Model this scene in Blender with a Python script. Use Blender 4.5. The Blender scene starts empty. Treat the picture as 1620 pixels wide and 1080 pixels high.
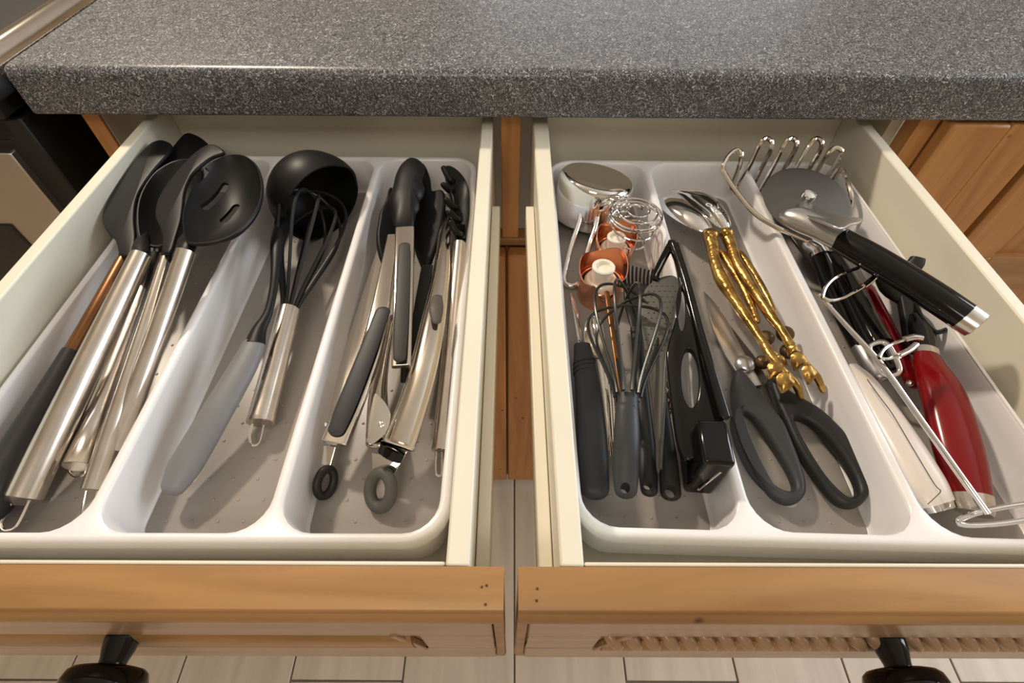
import bpy, bmesh, math, random
import numpy as np
from mathutils import Vector as V, Matrix
random.seed(7)
S = bpy.context.scene; COL = S.collection

# ------------------------------------------------------------------ camera
F = 806.0; H = 0.25
def _dir(x, y): return V(((x-810)/F, -(y-540)/F, -1.0))
Yd = _dir(813, -460).normalized()
Zd = (_dir(804, 1190) * -1).normalized()
Zd = (Zd - Yd * Zd.dot(Yd)).normalized()
Xd = Yd.cross(Zd)
# rows: world axes expressed in camera coordinates -> camera-to-world rotation
R = Matrix((Xd, Yd, Zd))
CAMP = V((0, 0, H))
cd = bpy.data.cameras.new('camera'); cam = bpy.data.objects.new('camera', cd); COL.objects.link(cam)
cam.matrix_world = Matrix.Translation(CAMP) @ R.to_4x4()
cd.sensor_width = 36; cd.lens = F/1620*36; cd.clip_start = .01; cd.clip_end = 50
S.camera = cam
S.view_settings.view_transform = 'Standard'; S.view_settings.look = 'None'
S.view_settings.gamma = 1; S.view_settings.use_curve_mapping = False
S.view_settings.exposure = -0.08

# ------------------------------------------------------------------ light
W = bpy.data.worlds.new('World'); S.world = W; W.use_nodes = True
W.node_tree.nodes['Background'].inputs[0].default_value = (.82, .9, 1, 1)
W.node_tree.nodes['Background'].inputs[1].default_value = 1.2
def area(name, loc, target, size, size_y, power, col):
    l = bpy.data.lights.new(name, 'AREA'); l.shape = 'RECTANGLE'; l.size = size; l.size_y = size_y
    l.energy = power; l.color = col
    o = bpy.data.objects.new(name, l); COL.objects.link(o); o.location = loc
    o.rotation_euler = (V(target)-V(loc)).to_track_quat('-Z', 'Y').to_euler()
    return o
area('pendant_light', (-.95, 1.30, 1.40), (0, .3, 0), .13, .13, 30, (1, .86, .69))
area('ceiling_fill', (-.2, -.9, 1.58), (.0, .2, 0), .7, .7, 15, (1, .92, .82))  # added fill lamp, unseen behind the camera, brightens the shaded parts
area('window_light', (2.3, .6, .75), (.0, .2, 0), 1.4, 1.1, 46, (.84, .93, 1))

# ------------------------------------------------------------------ projection helpers (pixel of the 1620x1080 frame -> point in the room)
def ray(x, y): return (R @ V(((x-810)/F, -(y-540)/F, -1.0)))
def P(x, y, z=0.0):
    d = ray(x, y); return CAMP + d * ((z-H)/d.z)
def PY(x, y, Y):
    d = ray(x, y); return CAMP + d * (Y/d.y)
def PX(x, y, X):
    d = ray(x, y); return CAMP + d * (X/d.x)
FWD = R @ V((0, 0, -1)); RIGHT = R @ V((1, 0, 0)); UP = R @ V((0, 1, 0))
def m_of(p, w): return w * (p-CAMP).dot(FWD) / F       # pixel width -> metres at p

# ------------------------------------------------------------------ materials
MATS = {}
def nmat(name, col, rough=.5, metal=0., spec=.5, var=.06, scale=30, bump=0., bscale=300, coat=0., stretch=(1,1,1), trans=0., alpha=None, var_col=None, aniso=0):
    m = bpy.data.materials.new(name); m.use_nodes = True; nt = m.node_tree; b = nt.nodes['Principled BSDF']
    b.inputs['Roughness'].default_value = rough; b.inputs['Metallic'].default_value = metal
    b.inputs['Specular IOR Level'].default_value = spec; b.inputs['Coat Weight'].default_value = coat
    b.inputs['Coat Roughness'].default_value = .08
    b.inputs['Transmission Weight'].default_value = trans
    tc = nt.nodes.new('ShaderNodeTexCoord'); mp = nt.nodes.new('ShaderNodeMapping'); mp.inputs['Scale'].default_value = stretch
    nt.links.new(tc.outputs['Object'], mp.inputs[0])
    n = nt.nodes.new('ShaderNodeTexNoise'); n.inputs['Scale'].default_value = scale; n.inputs['Detail'].default_value = 5
    nt.links.new(mp.outputs[0], n.inputs[0])
    r = nt.nodes.new('ShaderNodeValToRGB'); nt.links.new(n.outputs[0], r.inputs[0])
    c2 = var_col or tuple(c*(1-var*2) for c in col)
    r.color_ramp.elements[0].position = .3; r.color_ramp.elements[1].position = .7
    r.color_ramp.elements[0].color = (*c2, 1); r.color_ramp.elements[1].color = (*col, 1)
    nt.links.new(r.outputs[0], b.inputs['Base Color'])
    if bump:
        n2 = nt.nodes.new('ShaderNodeTexNoise'); n2.inputs['Scale'].default_value = bscale; nt.links.new(mp.outputs[0], n2.inputs[0])
        bp = nt.nodes.new('ShaderNodeBump'); bp.inputs['Strength'].default_value = bump; bp.inputs['Distance'].default_value = .001
        nt.links.new(n2.outputs[0], bp.inputs['Height']); nt.links.new(bp.outputs[0], b.inputs['Normal'])
    MATS[name] = m; return m
CREAM = nmat('cream_paint', (.80, .755, .625), .42, var=.03, scale=12)
CREAM_EDGE = nmat('cream_edge', (.82, .76, .62), .40, var=.04, scale=20, stretch=(1, .1, 1))
TRAY = nmat('tray_plastic', (.83, .81, .81), .32, var=.01)
GREYMAT = nmat('grey_grip_mat', (.33, .30, .27), .36, var=.04, scale=15, bump=.05, bscale=900)
STEEL = nmat('brushed_steel', (.74, .68, .61), .24, 1, var=.08, scale=60, stretch=(1, 1, 1))
CHROME = nmat('chrome', (.86, .84, .82), .06, 1, var=.02)
CHROMEB = nmat('polished_steel', (.78, .72, .64), .12, 1, var=.04)
SATIN = nmat('satin_metal', (.62, .61, .60), .3, 1, var=.05)
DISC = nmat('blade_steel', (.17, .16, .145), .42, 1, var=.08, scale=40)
BLACK = nmat('black_silicone', (.009, .0092, .010), .43, spec=.22, var=.1, bump=.03, bscale=900)
BLACKM = nmat('black_rubber', (.018, .0185, .019), .44, spec=.3, var=.1)
BLACKG = nmat('gloss_black', (.005, .005, .005), .09, spec=.35, var=.1)
DGREY = nmat('dark_grey_rubber', (.040, .0415, .044), .46, spec=.3, var=.06)
GREY = nmat('grey_rubber', (.19, .19, .195), .5, var=.05)
GRIPD = nmat('taupe_grip', (.042, .040, .035), .5, spec=.3, var=.05)
GRIPR = nmat('taupe_rubber', (.10, .094, .082), .5, spec=.3, var=.05)
GOLD = nmat('aged_gold', (.66, .42, .13), .30, 1, var=.2, scale=90, bump=.9, bscale=170, var_col=(.20, .10, .025))
NUT = nmat('dark_bronze', (.16, .10, .05), .4, .8, var=.2, scale=200, bump=.6, bscale=500)
COPPER = nmat('copper', (.95, .48, .30), .22, 1, var=.06)
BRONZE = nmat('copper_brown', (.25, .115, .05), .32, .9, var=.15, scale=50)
PLUG = nmat('cream_plug', (.86, .80, .68), .35, var=.02)
RED = nmat('gloss_red', (.21, .004, .005), .18, var=.06, spec=.4)
REDM = nmat('red_metal', (.32, .01, .015), .18, .5, var=.1)
OFFW = nmat('white_device', (.74, .66, .60), .3, var=.01)
SMOKE = nmat('smoky_grater', (.105, .10, .085), .36, var=.06, spec=.35)
OVENB = nmat('oven_black', (.006, .006, .006), .5, var=.1)
OVENG = nmat('oven_glass', (.012, .012, .010), .08, var=.1)
OVENS = nmat('oven_steel', (.58, .52, .47), .35, 1, var=.05, scale=20)
BEIGE = nmat('cabinet_inside', (.55, .48, .38), .6, var=.04)
WALLP = nmat('wall_paint', (.62, .52, .40), .8, var=.03)
CEILP = nmat('ceiling_paint', (.8, .76, .7), .8, var=.02)

def wood(name, c1, c2, scale=1., axis=0, knots=True, rough=.38, grain=.5):
    m = bpy.data.materials.new(name); m.use_nodes = True; nt = m.node_tree; b = nt.nodes['Principled BSDF']
    b.inputs['Roughness'].default_value = rough
    tc = nt.nodes.new('ShaderNodeTexCoord'); mp = nt.nodes.new('ShaderNodeMapping')
    sc = [38*scale]*3; sc[axis] = 3.2*scale; mp.inputs['Scale'].default_value = sc
    nt.links.new(tc.outputs['Object'], mp.inputs[0])
    n = nt.nodes.new('ShaderNodeTexNoise'); n.inputs['Scale'].default_value = 1.6; n.inputs['Detail'].default_value = 8; n.inputs['Distortion'].default_value = .8
    nt.links.new(mp.outputs[0], n.inputs[0])
    r = nt.nodes.new('ShaderNodeValToRGB'); nt.links.new(n.outputs[0], r.inputs[0])
    r.color_ramp.elements[0].position = .32; r.color_ramp.elements[1].position = .68
    r.color_ramp.elements[0].color = (*c2, 1); r.color_ramp.elements[1].color = (*c1, 1)
    out = r.outputs[0]
    if knots:
        v = nt.nodes.new('ShaderNodeTexVoronoi'); v.inputs['Scale'].default_value = 26; nt.links.new(tc.outputs['Object'], v.inputs[0])
        r2 = nt.nodes.new('ShaderNodeValToRGB'); nt.links.new(v.outputs['Distance'], r2.inputs[0])
        r2.color_ramp.elements[0].position = .035; r2.color_ramp.elements[1].position = .085
        r2.color_ramp.elements[0].color = (1, 1, 1, 1); r2.color_ramp.elements[1].color = (0, 0, 0, 1)
        mx = nt.nodes.new('ShaderNodeMixRGB'); mx.inputs[2].default_value = (.07, .03, .012, 1)
        nt.links.new(r2.outputs[0], mx.inputs[0]); nt.links.new(out, mx.inputs[1]); out = mx.outputs[0]
    nt.links.new(out, b.inputs['Base Color'])
    bp = nt.nodes.new('ShaderNodeBump'); bp.inputs['Strength'].default_value = grain*.4; bp.inputs['Distance'].default_value = .0008
    nt.links.new(n.outputs[0], bp.inputs['Height']); nt.links.new(bp.outputs[0], b.inputs['Normal'])
    return m
WOODX = wood('pine_front', (.42, .225, .085), (.29, .145, .052), axis=0)
WOODZ = wood('pine_door', (.54, .26, .085), (.38, .165, .05), axis=2)
WOODF = wood('pine_carved', (.46, .30, .18), (.33, .20, .11), axis=0, knots=False, rough=.28)
FLOORM = wood('floor_plank', (.66, .55, .43), (.53, .43, .33), scale=.5, axis=1, knots=False, rough=.5)
GROUT = nmat('grout', (.20, .165, .13), .8)

def counter_mat():
    m = bpy.data.materials.new('speckled_laminate'); m.use_nodes = True; nt = m.node_tree; b = nt.nodes['Principled BSDF']
    b.inputs['Roughness'].default_value = .33
    tc = nt.nodes.new('ShaderNodeTexCoord')
    n = nt.nodes.new('ShaderNodeTexNoise'); n.inputs['Scale'].default_value = 320; n.inputs['Detail'].default_value = 2; n.inputs['Distortion'].default_value = 3.0
    nt.links.new(tc.outputs['Object'], n.inputs[0])
    r = nt.nodes.new('ShaderNodeValToRGB'); nt.links.new(n.outputs[0], r.inputs[0])
    e = r.color_ramp.elements; e[0].position = .36; e[0].color = (.030, .031, .035, 1); e[1].position = .68; e[1].color = (.62, .62, .63, 1)
    k = e.new(.50); k.color = (.075, .077, .083, 1); k = e.new(.58); k.color = (.20, .20, .21, 1)
    n2 = nt.nodes.new('ShaderNodeTexNoise'); n2.inputs['Scale'].default_value = 14
    nt.links.new(tc.outputs['Object'], n2.inputs[0])
    nt.links.new(r.outputs[0], b.inputs['Base Color'])
    bp = nt.nodes.new('ShaderNodeBump'); bp.inputs['Strength'].default_value = .12; bp.inputs['Distance'].default_value = .0006
    nt.links.new(n.outputs[0], bp.inputs['Height']); nt.links.new(bp.outputs[0], b.inputs['Normal'])
    return m
COUNTER = counter_mat()

# ------------------------------------------------------------------ mesh helpers
def spline(pts, n, closed=False):
    """Catmull-Rom through tuples of any length -> list of n samples per segment"""
    pts = [np.array(p, float) for p in pts]; N = len(pts); out = []
    segs = N if closed else N-1
    for i in range(segs):
        if closed: a, b, c, d = pts[(i-1) % N], pts[i], pts[(i+1) % N], pts[(i+2) % N]
        else: a, b, c, d = pts[max(i-1, 0)], pts[i], pts[i+1], pts[min(i+2, N-1)]
        for k in range(n):
            t = k/n
            out.append(.5*((2*b)+(c-a)*t+(2*a-5*b+4*c-d)*t*t+(3*b-a-3*c+d)*t**3))
    if not closed: out.append(pts[-1])
    return out

class MB:
    def __init__(s): s.v = []; s.f = []
    def add(s, vs, fs):
        o = len(s.v); s.v += [tuple(x) for x in vs]; s.f += [tuple(i+o for i in f) for f in fs]; return s
    def tube(s, pts, rad, flat=1., n=14, up=None, closed=False, caps=True, sq=2.0, round_end=0):
        pts = [V(p) for p in pts]; N = len(pts)
        if not hasattr(rad, '__len__'): rad = [rad]*N
        rad = list(rad)
        if round_end and not closed:      # hemispherical ends; round_end: 1 start, 2 end, 3 both
            def cap(p, q, r):
                d = (p-q).normalized(); return [(p + d*r*math.sin(a)*.9, max(r*math.cos(a), r*.04)) for a in (.5, .95, 1.3, 1.55)]
            if round_end & 1:
                c = cap(pts[0], pts[1], rad[0]*min(1, max(flat, .8))); sc = rad[0]/max(c[0][1]/math.cos(.5), 1e-9)
                pts = [k[0] for k in reversed(c)] + pts; rad = [k[1]*sc for k in reversed(c)] + rad
            if round_end & 2:
                e, r0 = pts[-1], rad[-1]; c = cap(pts[-1], pts[-2], r0*min(1, max(flat, .8))); sc = r0/max(c[0][1]/math.cos(.5), 1e-9)
                pts = pts + [k[0] for k in c]; rad = rad + [k[1]*sc for k in c]
            N = len(pts)
        rings = []; prev = None
        for i, p in enumerate(pts):
            if closed: t = pts[(i+1) % N]-pts[i-1]
            else: t = pts[min(i+1, N-1)]-pts[max(i-1, 0)]
            t.normalize()
            if up is not None:
                u = V(up) - t*V(up).dot(t)
            elif prev is None:
                u = V((0, 0, 1)) if abs(t.z) < .9 else V((0, 1, 0)); u = u - t*u.dot(t)
            else: u = prev - t*prev.dot(t)
            u.normalize(); prev = u; w = t.cross(u)
            ring = []
            for k in range(n):
                a = 2*math.pi*k/n; c, sn = math.cos(a), math.sin(a)
                if sq != 2.0:
                    c = math.copysign(abs(c)**(2/sq), c); sn = math.copysign(abs(sn)**(2/sq), sn)
                ring.append(p + w*rad[i]*c + u*rad[i]*flat*sn)
            rings.append(ring)
        vs = [q for r_ in rings for q in r_]; fs = []
        M = N if closed else N-1
        for i in range(M):
            for k in range(n):
                a = i*n+k; b = i*n+(k+1) % n; c = ((i+1) % N)*n+(k+1) % n; d = ((i+1) % N)*n+k
                fs.append((a, b, c, d))
        if caps and not closed:
            fs.append(tuple(reversed(range(n)))); fs.append(tuple((N-1)*n+k for k in range(n)))
        return s.add(vs, fs)
    def rings(s, rings, cap0=True, cap1=True):
        n = len(rings[0]); vs = [q for r_ in rings for q in r_]; fs = []
        for i in range(len(rings)-1):
            for k in range(n):
                fs.append((i*n+k, i*n+(k+1) % n, (i+1)*n+(k+1) % n, (i+1)*n+k))
        if cap0: fs.append(tuple(reversed(range(n))))
        if cap1: fs.append(tuple((len(rings)-1)*n+k for k in range(n)))
        return s.add(vs, fs)
    def box(s, a, b):
        (x0, y0, z0), (x1, y1, z1) = a, b
        return s.hexa([(x0, y0), (x1, y0), (x1, y1), (x0, y1)], z0, z1)
    def hexa(s, q, z0, z1):
        vs = [(x, y, z0) for x, y in q]+[(x, y, z1) for x, y in q]; n = len(q)
        fs = [tuple(reversed(range(n))), tuple(range(n, 2*n))]+[(i, (i+1) % n, n+(i+1) % n, n+i) for i in range(n)]
        return s.add(vs, fs)
    def lathe(s, A, B, prof, n=32, cap=True):
        """profile [(t metres along A->B, radius)]"""
        A = V(A); d = (V(B)-A).normalized(); u = d.orthogonal().normalized(); w = d.cross(u)
        rg = [[A+d*t+u*r*math.cos(2*math.pi*k/n)+w*r*math.sin(2*math.pi*k/n) for k in range(n)] for t, r in prof]
        return s.rings(rg, cap, cap)
    def mesh(s, name, off=V((0, 0, 0)), ang=38, bevel=0):
        me = bpy.data.meshes.new(name)
        me.from_pydata([tuple(V(p)-off) for p in s.v], [], s.f)
        return fix(me, ang)
def fix(me, ang=38):
    bm = bmesh.new(); bm.from_mesh(me)
    bmesh.ops.remove_doubles(bm, verts=bm.verts, dist=1e-6)
    bmesh.ops.recalc_face_normals(bm, faces=bm.faces)
    for f in bm.faces: f.smooth = True
    for e in bm.edges:
        if len(e.link_faces) == 2 and e.calc_face_angle(0) > math.radians(ang): e.smooth = False
    bm.to_mesh(me); bm.free(); return me

def empty(name, loc, label, cat, group=None):
    o = bpy.data.objects.new(name, None); COL.objects.link(o); o.location = loc; o.empty_display_size = .02
    o['label'] = label; o['category'] = cat
    if group: o['group'] = group
    bpy.context.view_layer.update()
    return o
def wloc(o):
    p = V((0, 0, 0))
    while o is not None: p = p + o.location; o = o.parent
    return p
def part(name, mb, mat, parent=None, bevel=0, solid=0, sub=0, ang=38, label=None, segs=2):
    off = wloc(parent) if parent else V((0, 0, 0))
    if isinstance(mb, MB): me = mb.mesh(name, off, ang)
    else:
        me = mb; me.transform(Matrix.Translation(-off)); fix(me, ang)
    me.name = name; me.materials.append(mat)
    o = bpy.data.objects.new(name, me); COL.objects.link(o); o.parent = parent
    if solid:
        m = o.modifiers.new('s', 'SOLIDIFY'); m.thickness = solid; m.offset = 0
    if bevel:
        m = o.modifiers.new('b', 'BEVEL'); m.width = bevel; m.segments = segs; m.limit_method = 'ANGLE'; m.angle_limit = math.radians(40)
    if sub:
        m = o.modifiers.new('u', 'SUBSURF'); m.levels = sub; m.render_levels = sub
    if label: o['label'] = label
    return o
def single(name, mb, mat, label, cat, group=None, **k):
    o = part(name, mb, mat, **k); o['label'] = label; o['category'] = cat
    if group: o['group'] = group
    return o
def struct(name, mb, mat, **k):
    o = part(name, mb, mat, **k); o['kind'] = 'structure'; return o

class Fr:
    """plane through A and B, level across (or rolled about AB); gives local 2D coordinates"""
    def __init__(s, A, B, roll=0):
        s.o = V(A); s.x = (V(B)-V(A)).normalized(); s.y = V((0, 0, 1)).cross(s.x).normalized()
        s.z = s.x.cross(s.y)
        if roll:
            q = Matrix.Rotation(math.radians(roll), 3, s.x); s.y = q @ s.y; s.z = q @ s.z
        s.m = Matrix((( *[s.x[0], s.y[0], s.z[0], s.o[0]],), ( *[s.x[1], s.y[1], s.z[1], s.o[1]],), ( *[s.x[2], s.y[2], s.z[2], s.o[2]],), (0, 0, 0, 1)))
    def hit(s, x, y, h=0):
        d = ray(x, y); o = s.o+s.z*h; t = (o-CAMP).dot(s.z)/d.dot(s.z); return CAMP+d*t
    def loc(s, x, y, h=0):
        p = s.hit(x, y, h)-s.o; return (p.dot(s.x), p.dot(s.y))
    def w(s, u, v, h=0): return s.o+s.x*u+s.y*v+s.z*h
def plate(fr, outline, thick, bev=0, holes=(), n=4, smooth=True, world_h=0, res=2):
    """flat rounded plate cut to an outline (pixels), its mid plane on fr"""
    cu = bpy.data.curves.new('tmp', 'CURVE'); cu.dimensions = '2D'; cu.fill_mode = 'BOTH'
    bev = min(bev, thick/2*.98); cu.extrude = max(thick/2-bev, 0); cu.bevel_depth = bev; cu.bevel_resolution = res; cu.offset = -bev
    for poly in [outline]+list(holes):
        p2 = [fr.loc(*q[:2], world_h) for q in poly]
        if smooth: p2 = spline(p2, n, True)
        sp = cu.splines.new('POLY'); sp.points.add(len(p2)-1); sp.use_cyclic_u = True
        for i, q in enumerate(p2): sp.points[i].co = (q[0], q[1], 0, 1)
    o = bpy.data.objects.new('tmp', cu); COL.objects.link(o)
    me = bpy.data.meshes.new_from_object(o.evaluated_get(bpy.context.evaluated_depsgraph_get()))
    bpy.data.objects.remove(o); bpy.data.curves.remove(cu)
    me.transform(Matrix.Translation(fr.z*world_h) @ fr.m)
    return me
def pt(seq, z=None, n=5, dz=0):
    """[(x,y,z,w)] -> smooth centre line and radii in metres"""
    s = spline(seq, n) if n > 1 else [np.array(q, float) for q in seq]
    ps = [P(q[0], q[1], q[2]+dz) for q in s]
    return ps, [m_of(p, q[3])/2 for p, q in zip(ps, s)]
def T(seq, flat=1., n=16, up=(0, 0, 1), sm=5, re=0, sq=2.0, caps=True):
    ps, rs = pt(seq, n=sm); return MB().tube(ps, rs, flat, n, up, caps=caps, round_end=re, sq=sq)
def wire(mb, seq, r=None, sm=5, n=8, closed=False):
    s = spline(seq, sm, closed) if sm > 1 else seq
    ps = [P(*q[:3]) for q in s]
    rr = r if r else [m_of(p, q[3])/2 for p, q in zip(ps, s)]
    return mb.tube(ps, rr, 1, n, None, closed)
def dish(fr, outline, depth, th=.0022, n=4, nr=10, power=2.0, shift=(0, 0), base=0, holes=None):
    """bowl hanging below (depth>0) or doming above (depth<0) a rim outline in pixels"""
    p2 = [np.array(q) for q in spline([fr.loc(*q) for q in outline], n, True)]
    c = sum(p2)/len(p2)+np.array(shift)
    rg = []
    def surf(k, off):
        res = []
        for q in p2:
            d = q-c; L = np.linalg.norm(d); e = c+d*(k*(1-off/L*0.6) if k > 0 else 0)
            res.append(fr.w(e[0], e[1], -depth*(1-k**power)**(.75) + (off if depth > 0 else -off)*1.0 + base))
        return res
    ks = [math.sin(math.pi/2*i/nr) for i in range(1, nr+1)]
    inner = [surf(k, th) for k in ks]; outer = [surf(k, 0) for k in reversed(ks)]
    inner[-1] = surf(1, th*.5 if depth > 0 else th*.5)
    m = MB(); m.rings(inner+outer, True, True); return m
def cut(me, cutters):
    o = bpy.data.objects.new('t', me); COL.objects.link(o); cs = []
    for c in cutters:
        q = bpy.data.objects.new('c', c); COL.objects.link(q); cs.append(q)
        m = o.modifiers.new('x', 'BOOLEAN'); m.object = q; m.operation = 'DIFFERENCE'; m.solver = 'EXACT'
    bpy.context.view_layer.update()
    r = bpy.data.meshes.new_from_object(o.evaluated_get(bpy.context.evaluated_depsgraph_get()))
    for q in [o]+cs: bpy.data.objects.remove(q)
    return r
def torus(center, nrm, xdir, rx, ry, r, n=40, m=14, flat=1.):
    c = V(center); nz = V(nrm).normalized(); x = V(xdir); x = (x-nz*x.dot(nz)).normalized(); y = nz.cross(x)
    pts = [c+x*rx*math.cos(2*math.pi*k/n)+y*ry*math.sin(2*math.pi*k/n) for k in range(n)]
    return MB().tube(pts, r, flat, m, nz, closed=True)
def ball(c, r, n=16, m=10, sc=(1, 1, 1), axis=(0, 0, 1)):
    c = V(c); d = V(axis).normalized(); mb = MB(); u = d.orthogonal().normalized(); w = d.cross(u)
    rg = []
    for j in range(1, m):
        a = math.pi*j/m
        rg.append([c+d*(-math.cos(a)*r*sc[2])+u*(r*math.sin(a)*math.cos(2*math.pi*k/n)*sc[0])+w*(r*math.sin(a)*math.sin(2*math.pi*k/n)*sc[1]) for k in range(n)])
    return mb.rings(rg)

# ================================================================== ROOM
FZ = -.84; CZ = 1.62
fl = struct('floor', MB().box((-2.4, -1.9, FZ-.05), (2.4, 2.8, FZ-.003)), GROUT)
pw, pl = .20, 1.2
k = 0
meshes = {}
for i in range(-12, 12):
    for j in range(-2, 3):
        x0 = i*pw+.012; y0 = -.30+j*pl+(i % 3)*.40
        if y0 > 1.6 or y0+pl < -1.2 or x0 < -2.4 or x0+pw > 2.4: continue
        if 'p' not in meshes:
            meshes['p'] = MB().box((0, 0, 0), (pw-.003, pl-.003, .004)).mesh('plank'); meshes['p'].materials.append(FLOORM)
        o = bpy.data.objects.new('plank', meshes['p']); COL.objects.link(o); o.parent = fl; o.location = (x0, y0, FZ-.003)
        m = o.modifiers.new('b', 'BEVEL'); m.width = .001
struct('ceiling', MB().box((-2.4, -1.9, CZ), (2.4, 2.8, CZ+.05)), CEILP)
struct('wall_front', MB().box((-2.4, -1.95, FZ), (2.4, -1.9, CZ)), WALLP)
struct('wall_left', MB().box((-2.45, -1.9, FZ), (-2.4, 2.8, CZ)), WALLP)
mb = MB()
mb.box((2.4, -1.9, FZ), (2.45, -.1, CZ)); mb.box((2.4, 1.3, FZ), (2.45, 2.8, CZ))
mb.box((2.4, -.1, FZ), (2.45, 1.3, .2)); mb.box((2.4, -.1, 1.3), (2.45, 1.3, CZ))
struct('wall_right', mb, WALLP)
mb = MB()
mb.box((-2.4, 2.8, FZ), (-.2, 2.85, CZ)); mb.box((1.5, 2.8, FZ), (2.4, 2.85, CZ))
mb.box((-.2, 2.8, FZ), (1.5, 2.85, .15)); mb.box((-.2, 2.8, 1.25), (1.5, 2.85, CZ))
struct('wall_back', mb, WALLP)

# ================================================================== COUNTERTOP
zb = .0125; Yc = PY(800, 190, 0).y if False else None
pB = P(810, 188, zb); Yc = pB.y
pT = PY(810, 113, Yc); zt = pT.z
XL = PY(2, 111, Yc).x
def counter():
    r = .009; prof = []
    prof.append((Yc+.62, zb)); prof.append((Yc+.004, zb))
    for a in range(6):
        t = math.pi/2*a/5; prof.append((Yc+.004-.004*math.sin(t), zb+.004-.004*math.cos(t)))
    for a in range(8):
        t = math.pi/2*a/7; prof.append((Yc+r-r*math.cos(t), zt-r+r*math.sin(t)))
    prof.append((Yc+.62, zt))
    mb = MB(); mb.rings([[(X, y, z) for y, z in prof] for X in (XL, .95)]); return mb
single('countertop', counter(), COUNTER, 'grey speckled laminate worktop above both open drawers', 'countertop', bevel=.0012)

# ================================================================== CABINET
Yf = Yc+.018                        # face frame plane
cab = empty('base_cabinet', (0, Yf, FZ), 'pine base cabinet with two open drawers under the grey worktop', 'cabinet')
zo = PY(808, 376, Yf).z            # bottom of the drawer openings
zd = FZ+.04
XSL = PY(128, 182, Yf).x; XSR = PY(170, 215, Yf).x
c0 = PY(793.5, 300, Yf).x; c1 = PY(822, 300, Yf).x
part('stile', MB().box((c0, Yf, zo), (c1, Yf+.02, zb)), WOODZ, cab, bevel=.001)
xl0 = PY(128, 182, Yf).x; xl1 = PY(156, 184, Yf).x
part('stile', MB().box((xl0, Yf, zd), (xl1, Yf+.004, zb)), WOODZ, cab, bevel=.001)
# right of the right-hand drawer: opening, stile, door
xr0 = PY(1453, 197, Yf).x; xr1 = PY(1487, 197, Yf).x; xr2 = PY(1512, 196, Yf).x
part('stile', MB().box((xr0, Yf, zd), (xr1-.0015, Yf+.02, zb)), WOODZ, cab, bevel=.001)
part('stile', MB().box((xr1, Yf+.003, zd), (xr2, Yf+.022, zb)), WOODZ, cab, bevel=.001)
part('rail', MB().box((xl1, Yf-.002, zo-.012), (xr0, Yf+.02, zo)), WOODX, cab, bevel=.003)
part('side_panel', MB().box((xl0-.012, Yf+.02, zd), (xl0-.001, Yf+.56, zb)), BEIGE, cab)
part('side_panel', MB().box((xl1-.008, Yf+.0042, zo), (xl1+.0005, Yf+.56, zb)), BEIGE, cab, label='pale inner side of the left drawer opening')
part('side_panel', MB().box((xr0-.012, Yf+.021, zo), (xr0-.0, Yf+.56, zb)), BEIGE, cab, label='pale inner side of the right drawer opening')
part('back_panel', MB().box((xl0, Yf+.56, zd), (xr2+.4, Yf+.57, zb)), BEIGE, cab)
part('toe_kick', MB().box((xl0, Yf+.05, FZ), (xr2+.5, Yf+.06, zd)), WOODX, cab)
def door(x0, x1, z0, z1, name='door', hidden=False):
    """pine door: stiles, rails, recessed panel"""
    y = Yf-.018; d = part(name, MB().box((x0+.05, y+.008, z0+.05), (x1-.05, y+.014, z1-.05)), WOODZ, cab)
    for a, b in ((x0, x0+.055), (x1-.055, x1)):
        part('door_stile', MB().box((a, y, z0), (b, y+.018, z1)), WOODZ, d, bevel=.0025)
    for a, b in ((z0, z0+.055), (z1-.055, z1)):
        part('door_rail', MB().box((x0+.0552, y+.0003, a), (x1-.0552, y+.0177, b)), WOODX, d, bevel=.0025)
    return d
gx = PY(802, 560, Yf).x
part('stile', MB().box((gx-.03, Yf, zd), (gx+.03, Yf+.02, zo-.0125)), BRONZE, cab, label='added stile behind the lower doors, coloured dark for the shade in their gap')  # dark brown stands in for shade in the gap between the doors
door(xl1-.01, gx-.0012, zd+.01, zo-.0125)
door(gx+.0018, xr0+.004, zd+.01, zo-.0125)
# tall plank door right of the drawers
dx0 = PY(1512, 196, Yf-.018).x; dx1 = PY(1610, 277, Yf-.018).x
sx = PY(1604, 200, Yf-.018).x
y = Yf-.018
d = part('door', MB().box((dx0, y, zd+.01), (sx-.0006, y+.018, zb-.003)), WOODZ, cab, bevel=.003)
part('door_plank', MB().box((sx, y, zd+.01), (dx1-.002, y+.018, zb-.003)), WOODZ, d, bevel=.0022)
ex0 = dx1+.006
zj = PY(1560, 408, y).z
d = part('door', MB().box((ex0+.045, y+.009, zd+.01), (ex0+.40, y+.015, zb-.05)), WOODZ, cab)
part('door_stile', MB().box((ex0, y, zj), (ex0+.0503, y+.018, zb-.003)), WOODZ, d, bevel=.0012)
part('door_stile', MB().box((ex0, y, zd+.01), (ex0+.0503, y+.018, zj-.0006)), WOODZ, d, bevel=.0012)
part('door_rail', MB().box((ex0+.0505, y+.0003, zj-.05), (ex0+.40, y+.0177, zj)), WOODX, d, bevel=.0012)
part('door_rail', MB().box((ex0+.0505, y+.0003, zb-.058), (ex0+.40, y+.0177, zb-.003)), WOODX, d, bevel=.003)

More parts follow.
